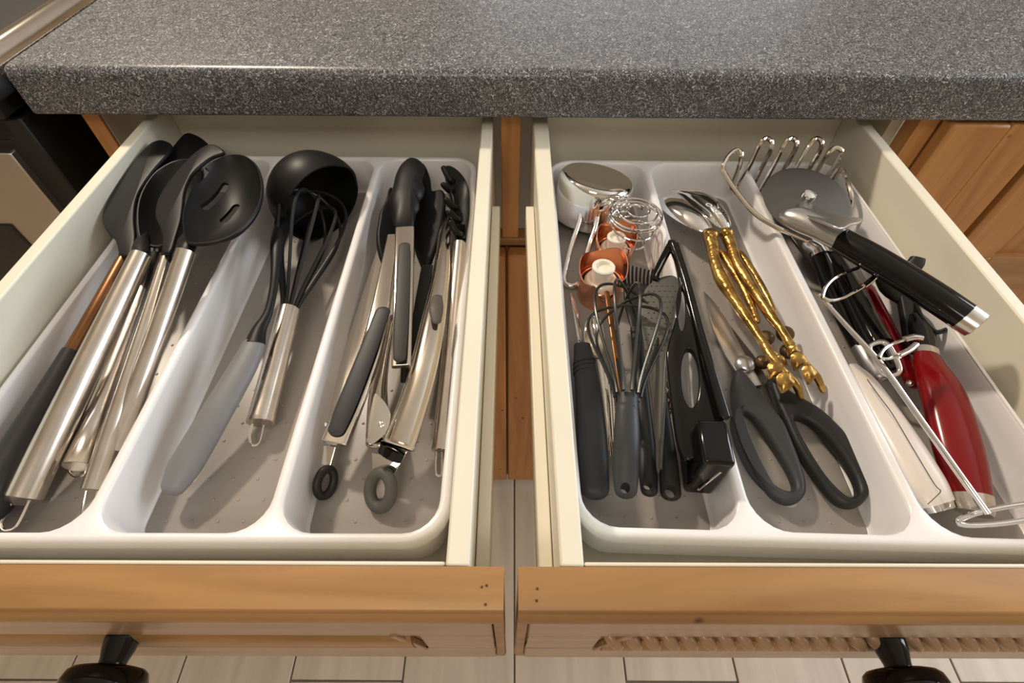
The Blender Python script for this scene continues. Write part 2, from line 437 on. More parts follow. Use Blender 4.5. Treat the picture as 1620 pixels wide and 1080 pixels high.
# ================================================================== DRAWERS
def drawer(side, label, name='drawer'):
    """side -1 left, +1 right"""
    zbot = -.094; th = .0085
    if side < 0:
        iL, oL = (P(245, 190).x, P(12, 470).x), None
        Ain = [P(245, 187), P(-60, 542)]           # left wall inner top edge
        Aout = [P(228, 187), P(-60, 510)]
        Bin = [P(762, 190), P(705, 890)]; Bout = [P(780, 190), P(743, 890)]
        fx0, fx1 = -.372, P(797, 930).x
    else:
        Ain = [P(867, 190), P(924, 890)]; Aout = [P(843, 190), P(886, 890)]
        Bin = [P(1360, 196), P(1665, 563)]; Bout = [P(1378, 196), P(1685, 557)]
        fx0, fx1 = P(820, 930).x, .372
    def lin(L, Y):
        a, b = L; t = (Y-a.y)/(b.y-a.y); return a.x+(b.x-a.x)*t
    Yb = PX(315, 200, lin([P(245, 187), P(-60, 542)], .48)).y if side < 0 else None
    Yb = .502
    Y1 = P(400, 885).y; Y0 = P(400, 893.5).y; YF = P(400, 966).y
    root = empty(name, ((lin(Ain, .25)+lin(Bin, .25))/2, YF, zbot-.05), label, 'drawer')
    for tag_, In, Out in (('a', Ain, Aout), ('b', Bin, Bout)):
        q = [(lin(Out, Y0), Y0), (lin(In, Y0), Y0), (lin(In, Yb), Yb), (lin(Out, Yb), Yb)]
        part('side_board', MB().hexa(q, zbot-.012, 0), CREAM, root, bevel=.0012)
    part('back_board', MB().box((lin(Ain, Yb)-.002, Yb+.0002, zbot-.012), (lin(Bin, Yb)+.002, Yb+.012, .0)), CREAM, root, bevel=.001)
    part('front_board', MB().box((lin(Ain, Y0)+.0003, Y0+.0002, zbot-.012), (lin(Bin, Y0)-.0003, Y1, -.0008)), CREAM_EDGE, root, bevel=.001)
    q = [(lin(Ain, Y1)-.002, Y1-.002), (lin(Bin, Y1)+.002, Y1-.002), (lin(Bin, Yb)+.002, Yb), (lin(Ain, Yb)-.002, Yb)]
    part('bottom_board', MB().hexa(q, zbot-.004, zbot), CREAM, root)
    # runner along the gap between the two drawers, and its twin on the outer side
    zr = -.036
    for sgn, L in ((side*-1, Bout if side < 0 else Aout), (side, Aout if side < 0 else Bout)):
        r = MB()
        e = .0004*sgn; w = .0078*sgn
        ys, ye = Y0+.001, .39
        q = [(lin(L, ys)+e, ys), (lin(L, ys)+w, ys), (lin(L, ye)+w, ye), (lin(L, ye)+e, ye)]
        r.hexa(q, zr-.03, zr)
        part('runner', r, CREAM_EDGE, root, bevel=.0008)
    # ---- wooden front: bevelled slab with a recessed carved strip
    zT = .0; zB = -.143; rz0, rz1 = -.100, -.060
    rx0, rx1 = (fx0+.04, P(655, 1010, 0).x*0+PY(668, 1012, YF).x) if side < 0 else (PY(948, 1012, YF).x, fx1-.04)
    YR = YF+.003
    slab = MB()
    def prof(x0, x1, yf, yb, z0, z1, st=.004, front=True):
        # block with a stepped bevel all round the front edge
        slab.box((x0, yf, z0), (x1, yb, z1))
    # back layer (full thickness behind recess) and four face strips round the recess
    slab.box((fx0, YR, zB), (fx1, Y0-.0002, -.0139))
    face = []
    c = .012  # height of the step under the top edge
    o = part('drawer_front', slab, WOODX, root)
    f = MB()
    f.box((fx0+.006, YF, rz1), (fx1-.006, YR-.0001, -.014)); f.box((fx0+.006, YF, zB+.006), (fx1-.006, YR-.0001, rz0))
    f.box((fx0+.006, YF, rz0), (rx0, YR-.0001, rz1)); f.box((rx1, YF, rz0), (fx1-.006, YR-.0001, rz1))
    part('face_frame', f, WOODF, o, bevel=.0006)
    t = MB()   # moulded lip along the top and the ends
    pr = [(Y0-.0002, 0), (YF+.0012, 0), (YF+.0002, -.0007), (YF-.0004, -.0026), (YF-.0016, -.0034), (YF-.0030, -.0060), (YF-.0032, -.0090), (YF-.0022, -.0120), (YF-.0004, -.0138), (Y0-.0002, -.0138)]
    t.rings([[(X, a, b) for a, b in pr] for X in (fx0, fx1)])
    part('top_rail', t, WOODX, o)
    e = MB()
    for X0, X1 in ((fx0, fx0+.0055), (fx1-.0055, fx1)):
        e.box((X0, YF+.0015, zB), (X1, YR-.0001, -.0139))
    e.box((fx0, YF+.0014, zB), (fx1, YR-.0001, zB+.0058))
    part('edge_step', e, WOODX, o, bevel=.001)
    # recess mitred bevels
    for X, s_ in ((rx0, 1), (rx1, -1)):
        b = MB(); b.add([(X, YF-.001, rz0-.004), (X+.003*s_, YF-.001, rz0-.004), (X+.016*s_, YF-.001, rz1+.001), (X+.012*s_, YF-.001, rz1+.003),
                         (X, YR, rz0-.004), (X+.003*s_, YR, rz0-.004), (X+.016*s_, YR, rz1+.001), (X+.012*s_, YR, rz1+.003)],
                        [(0, 1, 2, 3), (7, 6, 5, 4), (0, 4, 5, 1), (1, 5, 6, 2), (2, 6, 7, 3), (3, 7, 4, 0)])
        part('mitre_moulding', b, WOODF, o, bevel=.0008)
    if side < 0:
        b = MB(); b.tube([(rx0+.002, YF+.0022, -.082), (rx1-.006, YF+.0022, -.082)], .0042, 3.4, 14, (0, 0, 1))
        part('half_round_moulding', b, WOODX, o)
    else:
        # twisted rope moulding, one bead after another
        px0 = rx0+.008; n = 0
        zc = -.078
        proto = None
        while px0+n*.0104 < rx1-.01:
            X = px0+n*.0104
            if proto is None:
                bm_ = ball((0, 0, 0), .0040, 14, 10, (1, 1.25, 2.0), (.66, -.60, -.45)); proto = bm_.mesh('rope_bead'); proto.materials.append(WOODF)
            q = bpy.data.objects.new('rope_bead', proto); COL.objects.link(q); q.parent = o; q.location = V((X, YF+.0012, -.074))-wloc(o)
            n += 1
        b = MB(); b.tube([(rx0+.004, YF+.0018, rz0+.007), (rx1-.004, YF+.0018, rz0+.007)], .0040, 1.6, 12, (0, 0, 1)); part('bead_moulding', b, WOODX, o)
    # nail heads in the top edge
    nh = [(762, 928), (770, 926), (768, 956)] if side < 0 else [(850, 931), (849, 950)]
    for x_, y_ in nh:
        p = P(x_, y_, 0); part('nail_head', MB().lathe(p-V((0, 0, .001)), p+V((0, 0, .01)), [(0, .0007), (.0013, .0006)], 10), NUT, o)
    # knob
    kx, ky = (199, 1003) if side < 0 else (1409, 1005)
    zk = -.074; kp = PY(kx, ky+9, YF); kX = kp.x
    A = V((kX, YR-.001, zk)); B = V((kX, YF-.05, zk))
    k_ = part('knob', MB().lathe(V((kX, YF, zk)), B, [(.0120, .0065), (.0125, .012), (.0135, .0165), (.0155, .0190), (.020, .0205), (.027, .020), (.032, .0165), (.0345, .010), (.035, .001)], 40), BLACKG, root)
    part('knob_stem', MB().lathe(V((kX, YR-.002, zk)), B, [(0, .0088), (.006, .0082), (.011, .0068), (.018, .0062), (.0215, .0085)], 32), BLACKG, k_)
    return root, (lin, Ain, Bin)
dl, (lin, LA, LB) = drawer(-1, 'left open cream drawer with pine front, holding black silicone utensils')
dr, (_, RA, RB) = drawer(1, 'right open cream drawer with rope-carved pine front, holding mixed gadgets')

# ================================================================== CUTLERY TRAYS
ZR, ZF = -.033, -.0705
def rrect(x0, x1, y0, y1, r, n=6):
    r = max(r, .0005); out = []
    for cx, cy, a0 in ((x1-r, y1-r, 0), (x0+r, y1-r, 90), (x0+r, y0+r, 180), (x1-r, y0+r, 270)):
        for k in range(n+1):
            a = math.radians(a0+90*k/n); out.append((cx+r*math.cos(a), cy+r*math.sin(a)))
    return out
def tray(label, quad, comps, parent_name='cutlery_tray'):
    """quad: (fl, fr, br, bl) XY corners of the outer rim; comps as fractions-of-metre boxes in rim space"""
    Wd = (quad[1]-quad[0]).length; Ln = (quad[3]-quad[0]).length
    def mp(u, v, z):
        a, b = u/Wd, v/Ln
        p = quad[0]*(1-a)*(1-b)+quad[1]*a*(1-b)+quad[2]*a*b+quad[3]*(1-a)*b
        return (p.x, p.y, z)
    root = empty('cutlery_tray', mp(Wd/2, Ln/2, ZF-.004), label, 'cutlery tray')
    m = MB(); rim = .0028
    rings = []
    def ring(b, e, z, r): return [mp(x, y, z) for x, y in rrect(b[0]-e, b[1]+e, b[2]-e, b[3]+e, r)]
    O = (0, Wd, 0, Ln)
    outer = []
    for e, z, r in ((-rim, ZR, .022), (-rim*.4, ZR-.0006, .023), (0, ZR-.0024, .024), (0, ZR-.009, .024), (-.0018, ZR-.009, .0225), (-.004, ZF-.003, .02), (-.010, ZF-.006, .016)):
        outer.append(ring(O, e, z, r))
    m.rings(outer, False, True)
    # the comps
    tops = []
    for b in comps:
        rr = .019
        L = [(rim*.8, ZR, rr+.002), (rim*.25, ZR-.0007, rr+.001), (0, ZR-.0028, rr), (-.0012, ZR-.014, rr-.001), (-.0022, ZF+.004, rr-.004), (-.0034, ZF+.0012, rr-.006), (-.0055, ZF, rr-.008)]
        rg = [ring(b, e, z, r) for e, z, r in L]; m.rings(rg, False, True); tops.append(rg[0])
    # top skin with holes
    bm = bmesh.new(); es = []
    for loop in [outer[0]]+tops:
        vs = [bm.verts.new(p) for p in loop]; es += [bm.edges.new((vs[i], vs[(i+1) % len(vs)])) for i in range(len(vs))]
    bmesh.ops.triangle_fill(bm, edges=es, use_beauty=True, use_dissolve=False)
    bm.verts.index_update()
    m.add([v.co.copy() for v in bm.verts], [tuple(v.index for v in f.verts) for f in bm.faces]); bm.free()
    part('tray_body', m, TRAY, root, ang=50)
    dot = MB(); dot.lathe(V((0, 0, 0)), V((0, 0, 1)), [(0, .0012), (.0004, .0010), (.0007, .0005)], 8)
    for b in comps:
        e = -.0045
        mm = MB(); mm.rings([ring(b, e, ZF+.0001, .012), ring(b, e, ZF+.0011, .012), ring(b, e-.0006, ZF+.0014, .0115)])
        mat_ = part('grip_mat', mm, GREYMAT, root)
        dm = MB(); y = b[2]+.018; row = 0
        while y < b[3]-.012:
            x = b[0]+.016+(row % 2)*.008
            while x < b[1]-.012:
                p = V(mp(x, y, ZF+.0013))
                dm.add([V(q)+p for q in dot.v], dot.f); x += .016
            y += .014; row += 1
        g = part('grip_dots', dm, GREYMAT, mat_); g['kind'] = 'stuff'
    return root
a = V((-.3385, P(400, 868, ZR-.008).y, 0)); b = V((-.0335, a.y+.0005, 0)); yb = .468
x0 = a.x
tray('white plastic tray with grey mats in the left drawer', [a, b, V((-.0335, yb, 0)), V((-.3385, yb, 0))],
     [(.0055, -.2375-x0, .0065, yb-a.y-.007), (-.2300-x0, -.1358-x0, .0065, yb-a.y-.007), (-.1283-x0, -.0400-x0, .0065, yb-a.y-.007)])
a = V((.0366, P(930, 852, ZR-.004).y, 0)); b = V((.3265, P(1620, 880, ZR-.008).y, 0)); yb = .464
x0 = a.x; Ln = (V((.0366, yb, 0))-a).length
tray('white plastic tray with grey mats in the right drawer', [a, b, V((.3265, yb, 0)), V((.0366, yb, 0))],
     [(.0048, .1300-x0, .0065, Ln-.007), (.1372-x0, .2275-x0, .0065, Ln-.007), (.2350-x0, .3240-x0, .0065, Ln-.007)])

# ================================================================== RANGE to the left
YO = .405
rg = empty('range_cooker', (-.75, .55, FZ), 'black and stainless range cooker left of the grey worktop', 'range cooker')
g0 = XL-.004
part('body', MB().box((g0-.5, Yf-.02, FZ+.02), (g0-.012, Yf+.58, zb-.002)), OVENB, rg, bevel=.003)
part('hob', MB().box((g0-.5, Yf-.03, zb+.001), (g0-.014, Yf+.58, zt-.012)), OVENB, rg, bevel=.003)
# oven door: stainless slab, black window
pa = P(15, 243, -.02)
zdT = -.02; dxr = pa.x; dy0 = pa.y; 
sd = P(35, 228, -.02)
d = part('oven_door', MB().box((dxr-.45, dy0, zdT-.55), (dxr, sd.y, zdT)), OVENS, rg, bevel=.0015)
wp = PY(40, 356, dy0)
part('oven_window', MB().box((dxr-.40, dy0-.002, zdT-.46), (PY(20, 356, dy0).x, dy0+.001, PY(12, 354, dy0).z)), OVENG, d, bevel=.006, segs=4)
# dark gasket rod between door and body
r_ = MB(); p1 = P(12, 205, .0); p2 = V((p1.x, p1.y, -.6))
r_.tube([V((dxr+.002, sd.y+.014, .004)), V((dxr+.002, sd.y+.014, -.55))], .0095, 1, 16, round_end=1); part('door_gasket', r_, DGREY, rg)
r_ = MB(); r_.box((dxr-.45, sd.y+.026, -.012), (dxr+.012, Yf-.021, .012)); part('control_strip', r_, BLACKG, rg, bevel=.004)
ch = MB(); A = P(-60, 122, zt-.002); B = P(128, -8, zt-.002)
q0 = V((XL-.019, Yf-.045, zt-.004)); q1 = V((XL-.019, Yf+.58, zt-.004))
ch.tube([q0, q1], .0150, 1.0, 20, round_end=1); part('side_trim', ch, CHROMEB, rg, label='polished steel tube trim beside the worktop')
ch = MB(); ch.tube([q0+V((.010, .0, -.010)), q1+V((.010, 0, -.010))], .0085, 1.0, 12); part('trim_seal', ch, BLACKM, rg)
#@@UTENSILS
# ================================================================== UTENSILS, LEFT DRAWER
def loop_wire(root, seq, w=4, name='hanging_loop', mat=CHROMEB):
    mb = MB(); wire(mb, [(*q, w) for q in seq], sm=6); return part(name, mb, mat, root)
SG = 'steel handled silicone utensils in the left compartment'
# --- second spoon
u = empty('serving_spoon', P(38, 788, -.07), 'deep black spoon with the thickest steel handle, its loop at the drawer corner', 'spoon', SG)
part('handle', T([(223, 404, -.008, 30), (130, 596, -.030, 41), (38, 786, -.052, 50)], n=24, sm=2), STEEL, u)
part('end_cap', T([(38, 784, -.052, 50), (36, 790, -.052, 44)], n=24, sm=1), STEEL, u)
fr = Fr(P(230, 390, -.013), P(283, 262, -.011), 0)
part('bowl', dish(fr, [(224, 382), (217, 348), (219, 320), (230, 294), (250, 270), (278, 255), (303, 253), (322, 268), (318, 300), (300, 340), (278, 372), (252, 392)], .020), BLACK, u)
part('neck', T([(222, 412, -.009, 24), (223, 396, -.011, 27), (224, 384, -.013, 22), (229, 370, -.019, 12)], .7), BLACK, u)
loop_wire(u, [(20, 788, -.052), (10, 812, -.058), (2, 828, -.062), (8, 838, -.064), (24, 834, -.064), (36, 815, -.060), (46, 792, -.053)], 5)
# --- turner behind it
u = empty('turner', P(122, 740, -.07), 'black turner half hidden behind the deep spoon, tallest at the back', 'turner', SG)
fr = Fr(P(255, 335, -.030), P(305, 220, -.012), 4)
part('blade', plate(fr, [(240, 290), (250, 268), (268, 242), (286, 219), (296, 212), (306, 213), (320, 220), (331, 230), (334, 238), (326, 250), (305, 262), (280, 272), (258, 284)], .0035, .0015), BLACK, u)
part('neck', T([(247, 412, -.040, 16), (252, 380, -.039, 12), (258, 330, -.035, 14)], .6), BLACK, u)
part('handle', T([(249, 405, -.040, 22), (196, 550, -.050, 32), (123, 738, -.056, 41)], n=24, sm=2, caps=False), STEEL, u, solid=.0008)
loop_wire(u, [(110, 738, -.060), (112, 748, -.062), (122, 754, -.063), (134, 750, -.062), (138, 738, -.060)], 5)
# --- leftmost turner: black handle with copper neck
u = empty('turner', P(10, 770, -.07), 'leftmost black turner with copper-brown neck and thick black handle', 'turner', SG)
fr = Fr(P(200, 400, -.019), P(256, 226, -.007), -3)
part('blade', plate(fr, [(191, 404), (184, 382), (170, 367), (163, 350), (166, 330), (180, 303), (198, 276), (216, 252), (236, 231), (250, 224), (262, 224), (273, 231), (268, 244), (247, 268), (228, 294), (217, 318), (214, 348), (216, 378), (209, 405)], .0036, .0016), BLACK, u)
part('neck', T([(197, 418, -.026, 20), (199, 400, -.0240, 20), (200, 382, -.0235, 14)], .5), BLACK, u)
part('shaft', T([(196, 412, -.025, 21), (155, 487, -.030, 24), (114, 560, -.038, 27)], n=20, sm=2), BRONZE, u, label='copper-brown metal shaft')
part('handle', T([(116, 556, -.038, 30), (80, 625, -.044, 42), (30, 715, -.050, 56), (-20, 800, -.052, 62)], n=20, re=2), BLACKM, u)
# --- third turner
u = empty('turner', P(146, 774, -.07), 'black turner with narrow head between the deep spoon and the slotted spoon', 'turner', SG)
fr = Fr(P(262, 395, -.008), P(338, 234, .003), -6)
part('blade', plate(fr, [(258, 400), (259, 380), (254, 360), (247, 343), (250, 320), (264, 295), (290, 262), (315, 239), (333, 230), (346, 233), (356, 243), (334, 252), (308, 274), (295, 300), (291, 328), (288, 350), (281, 374), (272, 400)], .0036, .0016), BLACK, u)
part('neck', T([(263, 416, -.0145, 17), (264, 400, -.012, 16), (266, 385, -.010, 12)], .6), BLACK, u)
part('handle', T([(263, 409, -.014, 18), (213, 570, -.034, 25), (146, 774, -.058, 31)], n=24, sm=2), STEEL, u)
loop_wire(u, [(137, 776, -.058), (132, 800, -.062), (130, 815, -.064), (136, 820, -.064), (143, 812, -.063), (150, 790, -.060), (154, 776, -.058)], 4)
# --- slotted spoon
u = empty('slotted_spoon', P(185, 700, -.07), 'large black slotted spoon with three slots, rightmost in the first compartment', 'slotted spoon', SG)
fr = Fr(P(300, 385, .002), P(392, 255, .010), 0)
me = dish(fr, [(297, 386), (290, 365), (289, 340), (297, 313), (310, 285), (331, 261), (352, 249), (370, 245), (390, 248), (407, 262), (416, 285), (417, 307), (411, 329), (397, 351), (375, 371), (350, 383), (322, 388)], .019, .0024, nr=12).mesh('b')
cs = []
for (ax, ay), (bx, by), w in (((319, 314), (337, 292), 10), ((329, 336), (359, 298), 10), ((353, 346), (371, 324), 13)):
    a3 = fr.hit(ax, ay, -.014); b3 = fr.hit(bx, by, -.014); r = m_of(a3, w)/2
    q = MB(); q.tube([a3, a3.lerp(b3, .5), b3], r, 1, 12, fr.z, round_end=0)
    # tall capsule cutter along the plate normal
    dd = (b3-a3).normalized(); sd_ = fr.z.cross(dd)
    lo = []
    for k in range(16):
        an = math.pi*2*k/16; c_ = a3 if math.cos(an) < 0 else b3
        lo.append(c_+dd*r*math.cos(an)+sd_*r*math.sin(an))
    q = MB().rings([[p-fr.z*.03 for p in lo], [p+fr.z*.03 for p in lo]])
    cs.append(q.mesh('c'))
part('bowl', cut(me, cs), BLACK, u)
part('handle', T([(294, 398, -.004, 28), (245, 540, -.030, 30), (180, 712, -.056, 36)], n=24, sm=2), STEEL, u)
part('neck', T([(292, 404, -.005, 24), (297, 390, -.004, 25), (304, 378, -.006, 20), (314, 366, -.012, 10)], .7), BLACK, u)

# --- ladle
u = empty('ladle', P(280, 780, -.07), 'black pouring ladle with a grey rubber handle lying behind the small whisk', 'ladle')
Rl = .0405; c = P(499, 312, -.029)
v = (CAMP-c).normalized(); rt = FWD.cross(UP).normalized(); rr_ = (RIGHT-v*RIGHT.dot(v)).normalized(); uu = v.cross(rr_)*1
if uu.dot(UP) < 0: uu = -uu
tl = math.radians(50); nn = v*math.cos(tl)+(rr_*.72-uu*.69)*math.sin(tl)
bx = nn.orthogonal().normalized(); by = nn.cross(bx)
def hemi(rad, K=14, n=48, lip=0):
    out = []
    for j in range(1, K+1):
        a = math.radians(106)*j/K
        row = []
        for k in range(n):
            t = 2*math.pi*k/n
            d = bx*math.cos(t)+by*math.sin(t)
            ir = d.dot(rr_); iu = d.dot(uu)
            # spout towards the upper right of the rim
            sp = max(0, (d.dot((rr_*.62+uu*.78).normalized())-.93)/.07) if j > K-5 else 0
            rr2 = rad*(1+.05*sp*(j-(K-5))/5); up_ = .0
            row.append(c+d*rr2*math.sin(a)-nn*rad*math.cos(a))
        out.append(row)
    return out
m_ = MB(); inn = hemi(Rl-.002); ou = hemi(Rl); m_.rings(inn+ou[::-1], True, True)
part('bowl', m_, BLACK, u)
part('neck', T([(456, 340, -.040, 10), (446, 360, -.026, 24), (439, 385, -.018, 22), (436, 425, -.020, 15), (432, 460, -.024, 13), (424, 495, -.028, 15), (410, 522, -.031, 24), (403, 545, -.033, 33)], .7), BLACK, u)
part('handle', T([(403, 542, -.033, 35), (385, 580, -.036, 44), (350, 640, -.040, 50), (315, 700, -.046, 54), (290, 742, -.050, 54), (275, 768, -.052, 42)], .62, re=2, n=24), GREY, u)
part('handle_insert', T([(398, 590, -.041, 10), (360, 660, -.046, 14), (325, 722, -.050, 14), (304, 762, -.053, 8)], .5), CHROMEB, u)
# --- small whisk
def whisk_wires(A, B, Rw, nloop, r, mat, root, r0=.18, rot=0., sq=1.):
    ax = (B-A); L = ax.length; ax.normalize(); e1 = V((0, 0, 1)).cross(ax).normalized(); e2 = ax.cross(e1)
    prof = []
    for q in range(19):
        t = q/18; b0, b1, b2, b3 = (1-t)**3, 3*t*(1-t)**2, 3*t*t*(1-t), t**3
        prof.append((b1*.32+b2*.94+b3, b0*r0+b1*(.30+r0*.5)+b2*2.05))
    for i in range(nloop):
        ph = math.pi*i/nloop+rot; d = e1*math.cos(ph)+e2*math.sin(ph)*sq
        k = 1-.045*i
        pp = [(t*(1-.045*i*t), s_) for t, s_ in prof]
        side = [(t, s_) for t, s_ in pp]+[(t, -s_) for t, s_ in reversed(pp[:-1])]
        pts = [A+ax*(t*L)+d*(Rw*s_) for t, s_ in side]
        pts = [V(q) for q in spline([tuple(p) for p in pts], 2)]
        part('wire_loop', MB().tube(pts, r, 1, 8), mat, root)
u = empty('balloon_whisk', P(412, 668, -.07), 'black balloon whisk with steel handle in front of the ladle', 'whisk')
A = P(457, 492, -.046); B = P(504, 303, -.030)
part('handle', T([(457, 490, -.046, 33), (435, 578, -.052, 37), (413, 664, -.057, 41)], n=28, sm=2), STEEL, u)
part('end_cap', T([(413, 663, -.057, 42), (412, 669, -.0575, 42)], n=28, sm=1), STEEL, u)
whisk_wires(A, B, .028, 5, .0014, BLACKM, u, rot=.2)
loop_wire(u, [(400, 668, -.058), (395, 688, -.061), (397, 701, -.063), (404, 704, -.064), (411, 697, -.063), (417, 672, -.058)], 4)

# --- left tongs
def channel(seq, flat, root, name='arm', mat=CHROMEB, sm=3):
    return part(name, T(seq, flat, sm=sm, sq=6, n=20), mat, root, bevel=.0004)
u = empty('tongs', P(520, 700, -.07), 'leftmost kitchen tongs with dark grey grips and a black hanging ring', 'tongs')
channel([(605, 395, -.054, 18), (560, 545, -.058, 26), (512, 690, -.061, 34)], .25, u)
channel([(622, 372, -.030, 17), (594, 530, -.034, 33), (567, 610, -.039, 38), (529, 702, -.044, 43)], .34, u)
part('grip', T([(606, 492, -.0275, 24), (580, 560, -.031, 29), (548, 640, -.036, 32), (532, 680, -.039, 28)], .20, re=3, n=24), DGREY, u)
fr = Fr(P(607, 412, -.05), P(612, 300, -.035), 35)
part('head', plate(fr, [(618, 298), (611, 316), (602, 334), (599, 350), (596, 372), (598, 395), (606, 417), (618, 412), (630, 380), (632, 335)], .006, .002), BLACK, u)
fr = Fr(P(626, 385, -.032), P(636, 300, -.022), -5)
part('pull_tab', T([(522, 706, -.050, 20), (516, 735, -.055, 15)], .12, sm=1, sq=6), CHROMEB, u)
part('hinge_bolt', ball(P(516, 672, -.048), .0022), CHROME, u)
c = P(515, 763, -.060)
part('hanging_ring', torus(c, (RIGHT*.75-FWD*.66), UP*.95+RIGHT*.35, m_of(c, 21), m_of(c, 14), m_of(c, 7)), BLACKM, u)
# --- locking tongs with curved polished arms
u = empty('tongs', P(628, 705, -.07), 'polished curved steel tongs with a grey hanging ring, under the middle tongs', 'tongs')
part('arm', T([(709, 332, -.036, 14), (703, 380, -.030, 19), (697, 440, -.028, 26), (683, 520, -.028, 38), (668, 590, -.030, 42), (650, 650, -.035, 46), (629, 706, -.042, 54)], .62, n=28, caps=False), CHROMEB, u, solid=.0010)
part('arm', T([(622, 500, -.046, 8), (606, 575, -.048, 17), (598, 630, -.048, 28), (600, 700, -.046, 40)], .7, n=24, caps=False), CHROMEB, u, solid=.0010)
fr = Fr(P(590, 700, -.032), P(604, 625, -.026), 10)
part('hinge_plate', plate(fr, [(594, 622), (604, 630), (613, 642), (618, 657), (613, 679), (601, 694), (583, 703), (583, 670), (588, 640)], .0014, .0005), CHROMEB, u)
part('rivet', torus(fr.hit(604, 671, .001), fr.z, fr.x, .0014, .0014, .0006, 20, 8), CHROME, u)
part('shade_plug', T([(622, 708, -.046, 46), (616, 722, -.050, 44)], .6, sm=1, n=24), BLACKG, u)  # dark plug stands in for the shade inside the open arm end
fr = Fr(P(608, 752, -.056), P(610, 712, -.048))
part('pull_tab', plate(fr, [(588, 716), (628, 722), (646, 712), (625, 748), (590, 748)], .0008, .0003, smooth=False), CHROME, u)
c = P(602, 775, -.057)
part('hanging_ring', torus(c, (-FWD*.92+RIGHT*-.38), UP*.97+RIGHT*.22, m_of(c, 28), m_of(c, 20), m_of(c, 10)), GRIPR, u)
fr = Fr(P(695, 512, -.012), P(690, 462, -.011), 25)
part('thumb_pad', T([(692, 470, -.019, 16), (690, 488, -.018, 23), (691, 508, -.019, 15)], .35, re=3), GRIPR, u)
# --- middle tongs
u = empty('tongs', P(634, 590, -.06), 'middle tongs on top, black scalloped heads and taupe grip inlay', 'tongs')
channel([(676, 420, -.036, 18), (664, 500, -.038, 22), (650, 590, -.042, 22)], .3, u, mat=BLACKM)  # lower arm coloured black in place of the shadow beneath the tongs
channel([(641, 362, -.016, 30), (639, 440, -.018, 31), (635, 580, -.026, 31)], .36, u)
part('grip', T([(640, 388, -.0105, 18), (638, 440, -.0118, 22), (634, 520, -.0160, 23), (632, 566, -.0192, 20)], .22, re=3, n=24), GRIPD, u)
part('spring', T([(640, 580, -.030, 12), (638, 605, -.038, 10)], .4, sm=1), BLACKG, u)
fr = Fr(P(664, 425, -.040), P(690, 300, -.026), -8)
part('head', plate(fr, [(668, 262), (680, 280), (684, 303), (698, 302), (705, 312), (703, 345), (695, 380), (684, 412), (674, 432), (664, 418), (655, 385), (655, 330)], .006, .0025), BLACK, u)
fr = Fr(P(640, 365, -.016), P(655, 252, -.008), 0)
part('head', dish(fr, [(626, 361), (619, 338), (616, 318), (621, 298), (627, 275), (636, 259), (648, 250), (659, 251), (669, 259), (672, 269), (669, 279), (668, 289), (672, 299), (670, 310), (664, 319), (664, 330), (658, 340), (656, 350), (651, 360)], -.007, .002, power=3), BLACK, u)
# --- pasta server
u = empty('pasta_server', P(697, 712, -.07), 'black toothed pasta server with thin steel handle against the tray side', 'pasta server')
fr = Fr(P(728, 388, -.030), P(722, 272, -.022), 25)
part('head', dish(fr, [(722, 388), (721, 360), (718, 335), (713, 310), (707, 290), (703, 272), (705, 263), (716, 265), (729, 276), (738, 290), (743, 308), (743, 340), (738, 370), (735, 388)], .008, .0025), BLACK, u)
for a_, b_ in (((710, 300), (701, 292)), ((715, 326), (706, 316)), ((720, 345), (712, 336)), ((712, 285), (702, 266)), ((722, 368), (713, 352))):
    part('tooth', T([(a_[0]+6, a_[1]+3, -.028, 11), (a_[0], a_[1], -.022, 11), (b_[0], b_[1], -.016, 9)], 1, re=2), BLACK, u)
part('handle', T([(727, 386, -.030, 20), (712, 550, -.042, 24), (697, 706, -.055, 27)], n=24, sm=2), STEEL, u)
part('end_cap', T([(697, 706, -.055, 28), (696, 713, -.0555, 28)], n=24, sm=1), STEEL, u)
loop_wire(u, [(690, 714, -.056), (689, 735, -.059), (690, 749, -.061), (695, 752, -.062), (699, 746, -.061), (699, 714, -.056)], 4)

# ================================================================== UTENSILS, RIGHT DRAWER: FIRST COMPARTMENT
u = empty('measuring_cup', V((.079, .421, ZF)), 'upturned polished chrome cup in the back corner of the right tray', 'cup')
cA = V((.0750, .412, ZF+.006)); ax = V((.16, .20, 1)).normalized(); Rc = .0362
part('cup_body', MB().lathe(cA, cA+ax, [(0, Rc-.0015), (.002, Rc-.0002), (.012, Rc), (.036, Rc-.0003), (.0395, Rc-.0012), (.0415, Rc-.0032), (.0420, Rc-.005), (.0415, Rc-.0065), (.0415, .001)], 64), CHROME, u)
mb = MB(); wire(mb, [(919, 336, -.040, 8), (916, 352, -.044, 8), (905, 385, -.052, 8), (895, 425, -.062, 8), (893, 444, -.065, 8), (901, 452, -.066, 9), (914, 449, -.066, 9), (921, 435, -.064, 8), (930, 395, -.054, 8), (941, 362, -.046, 8), (945, 342, -.041, 8)], sm=5, n=10)
part('wire_handle', mb, CHROME, u)
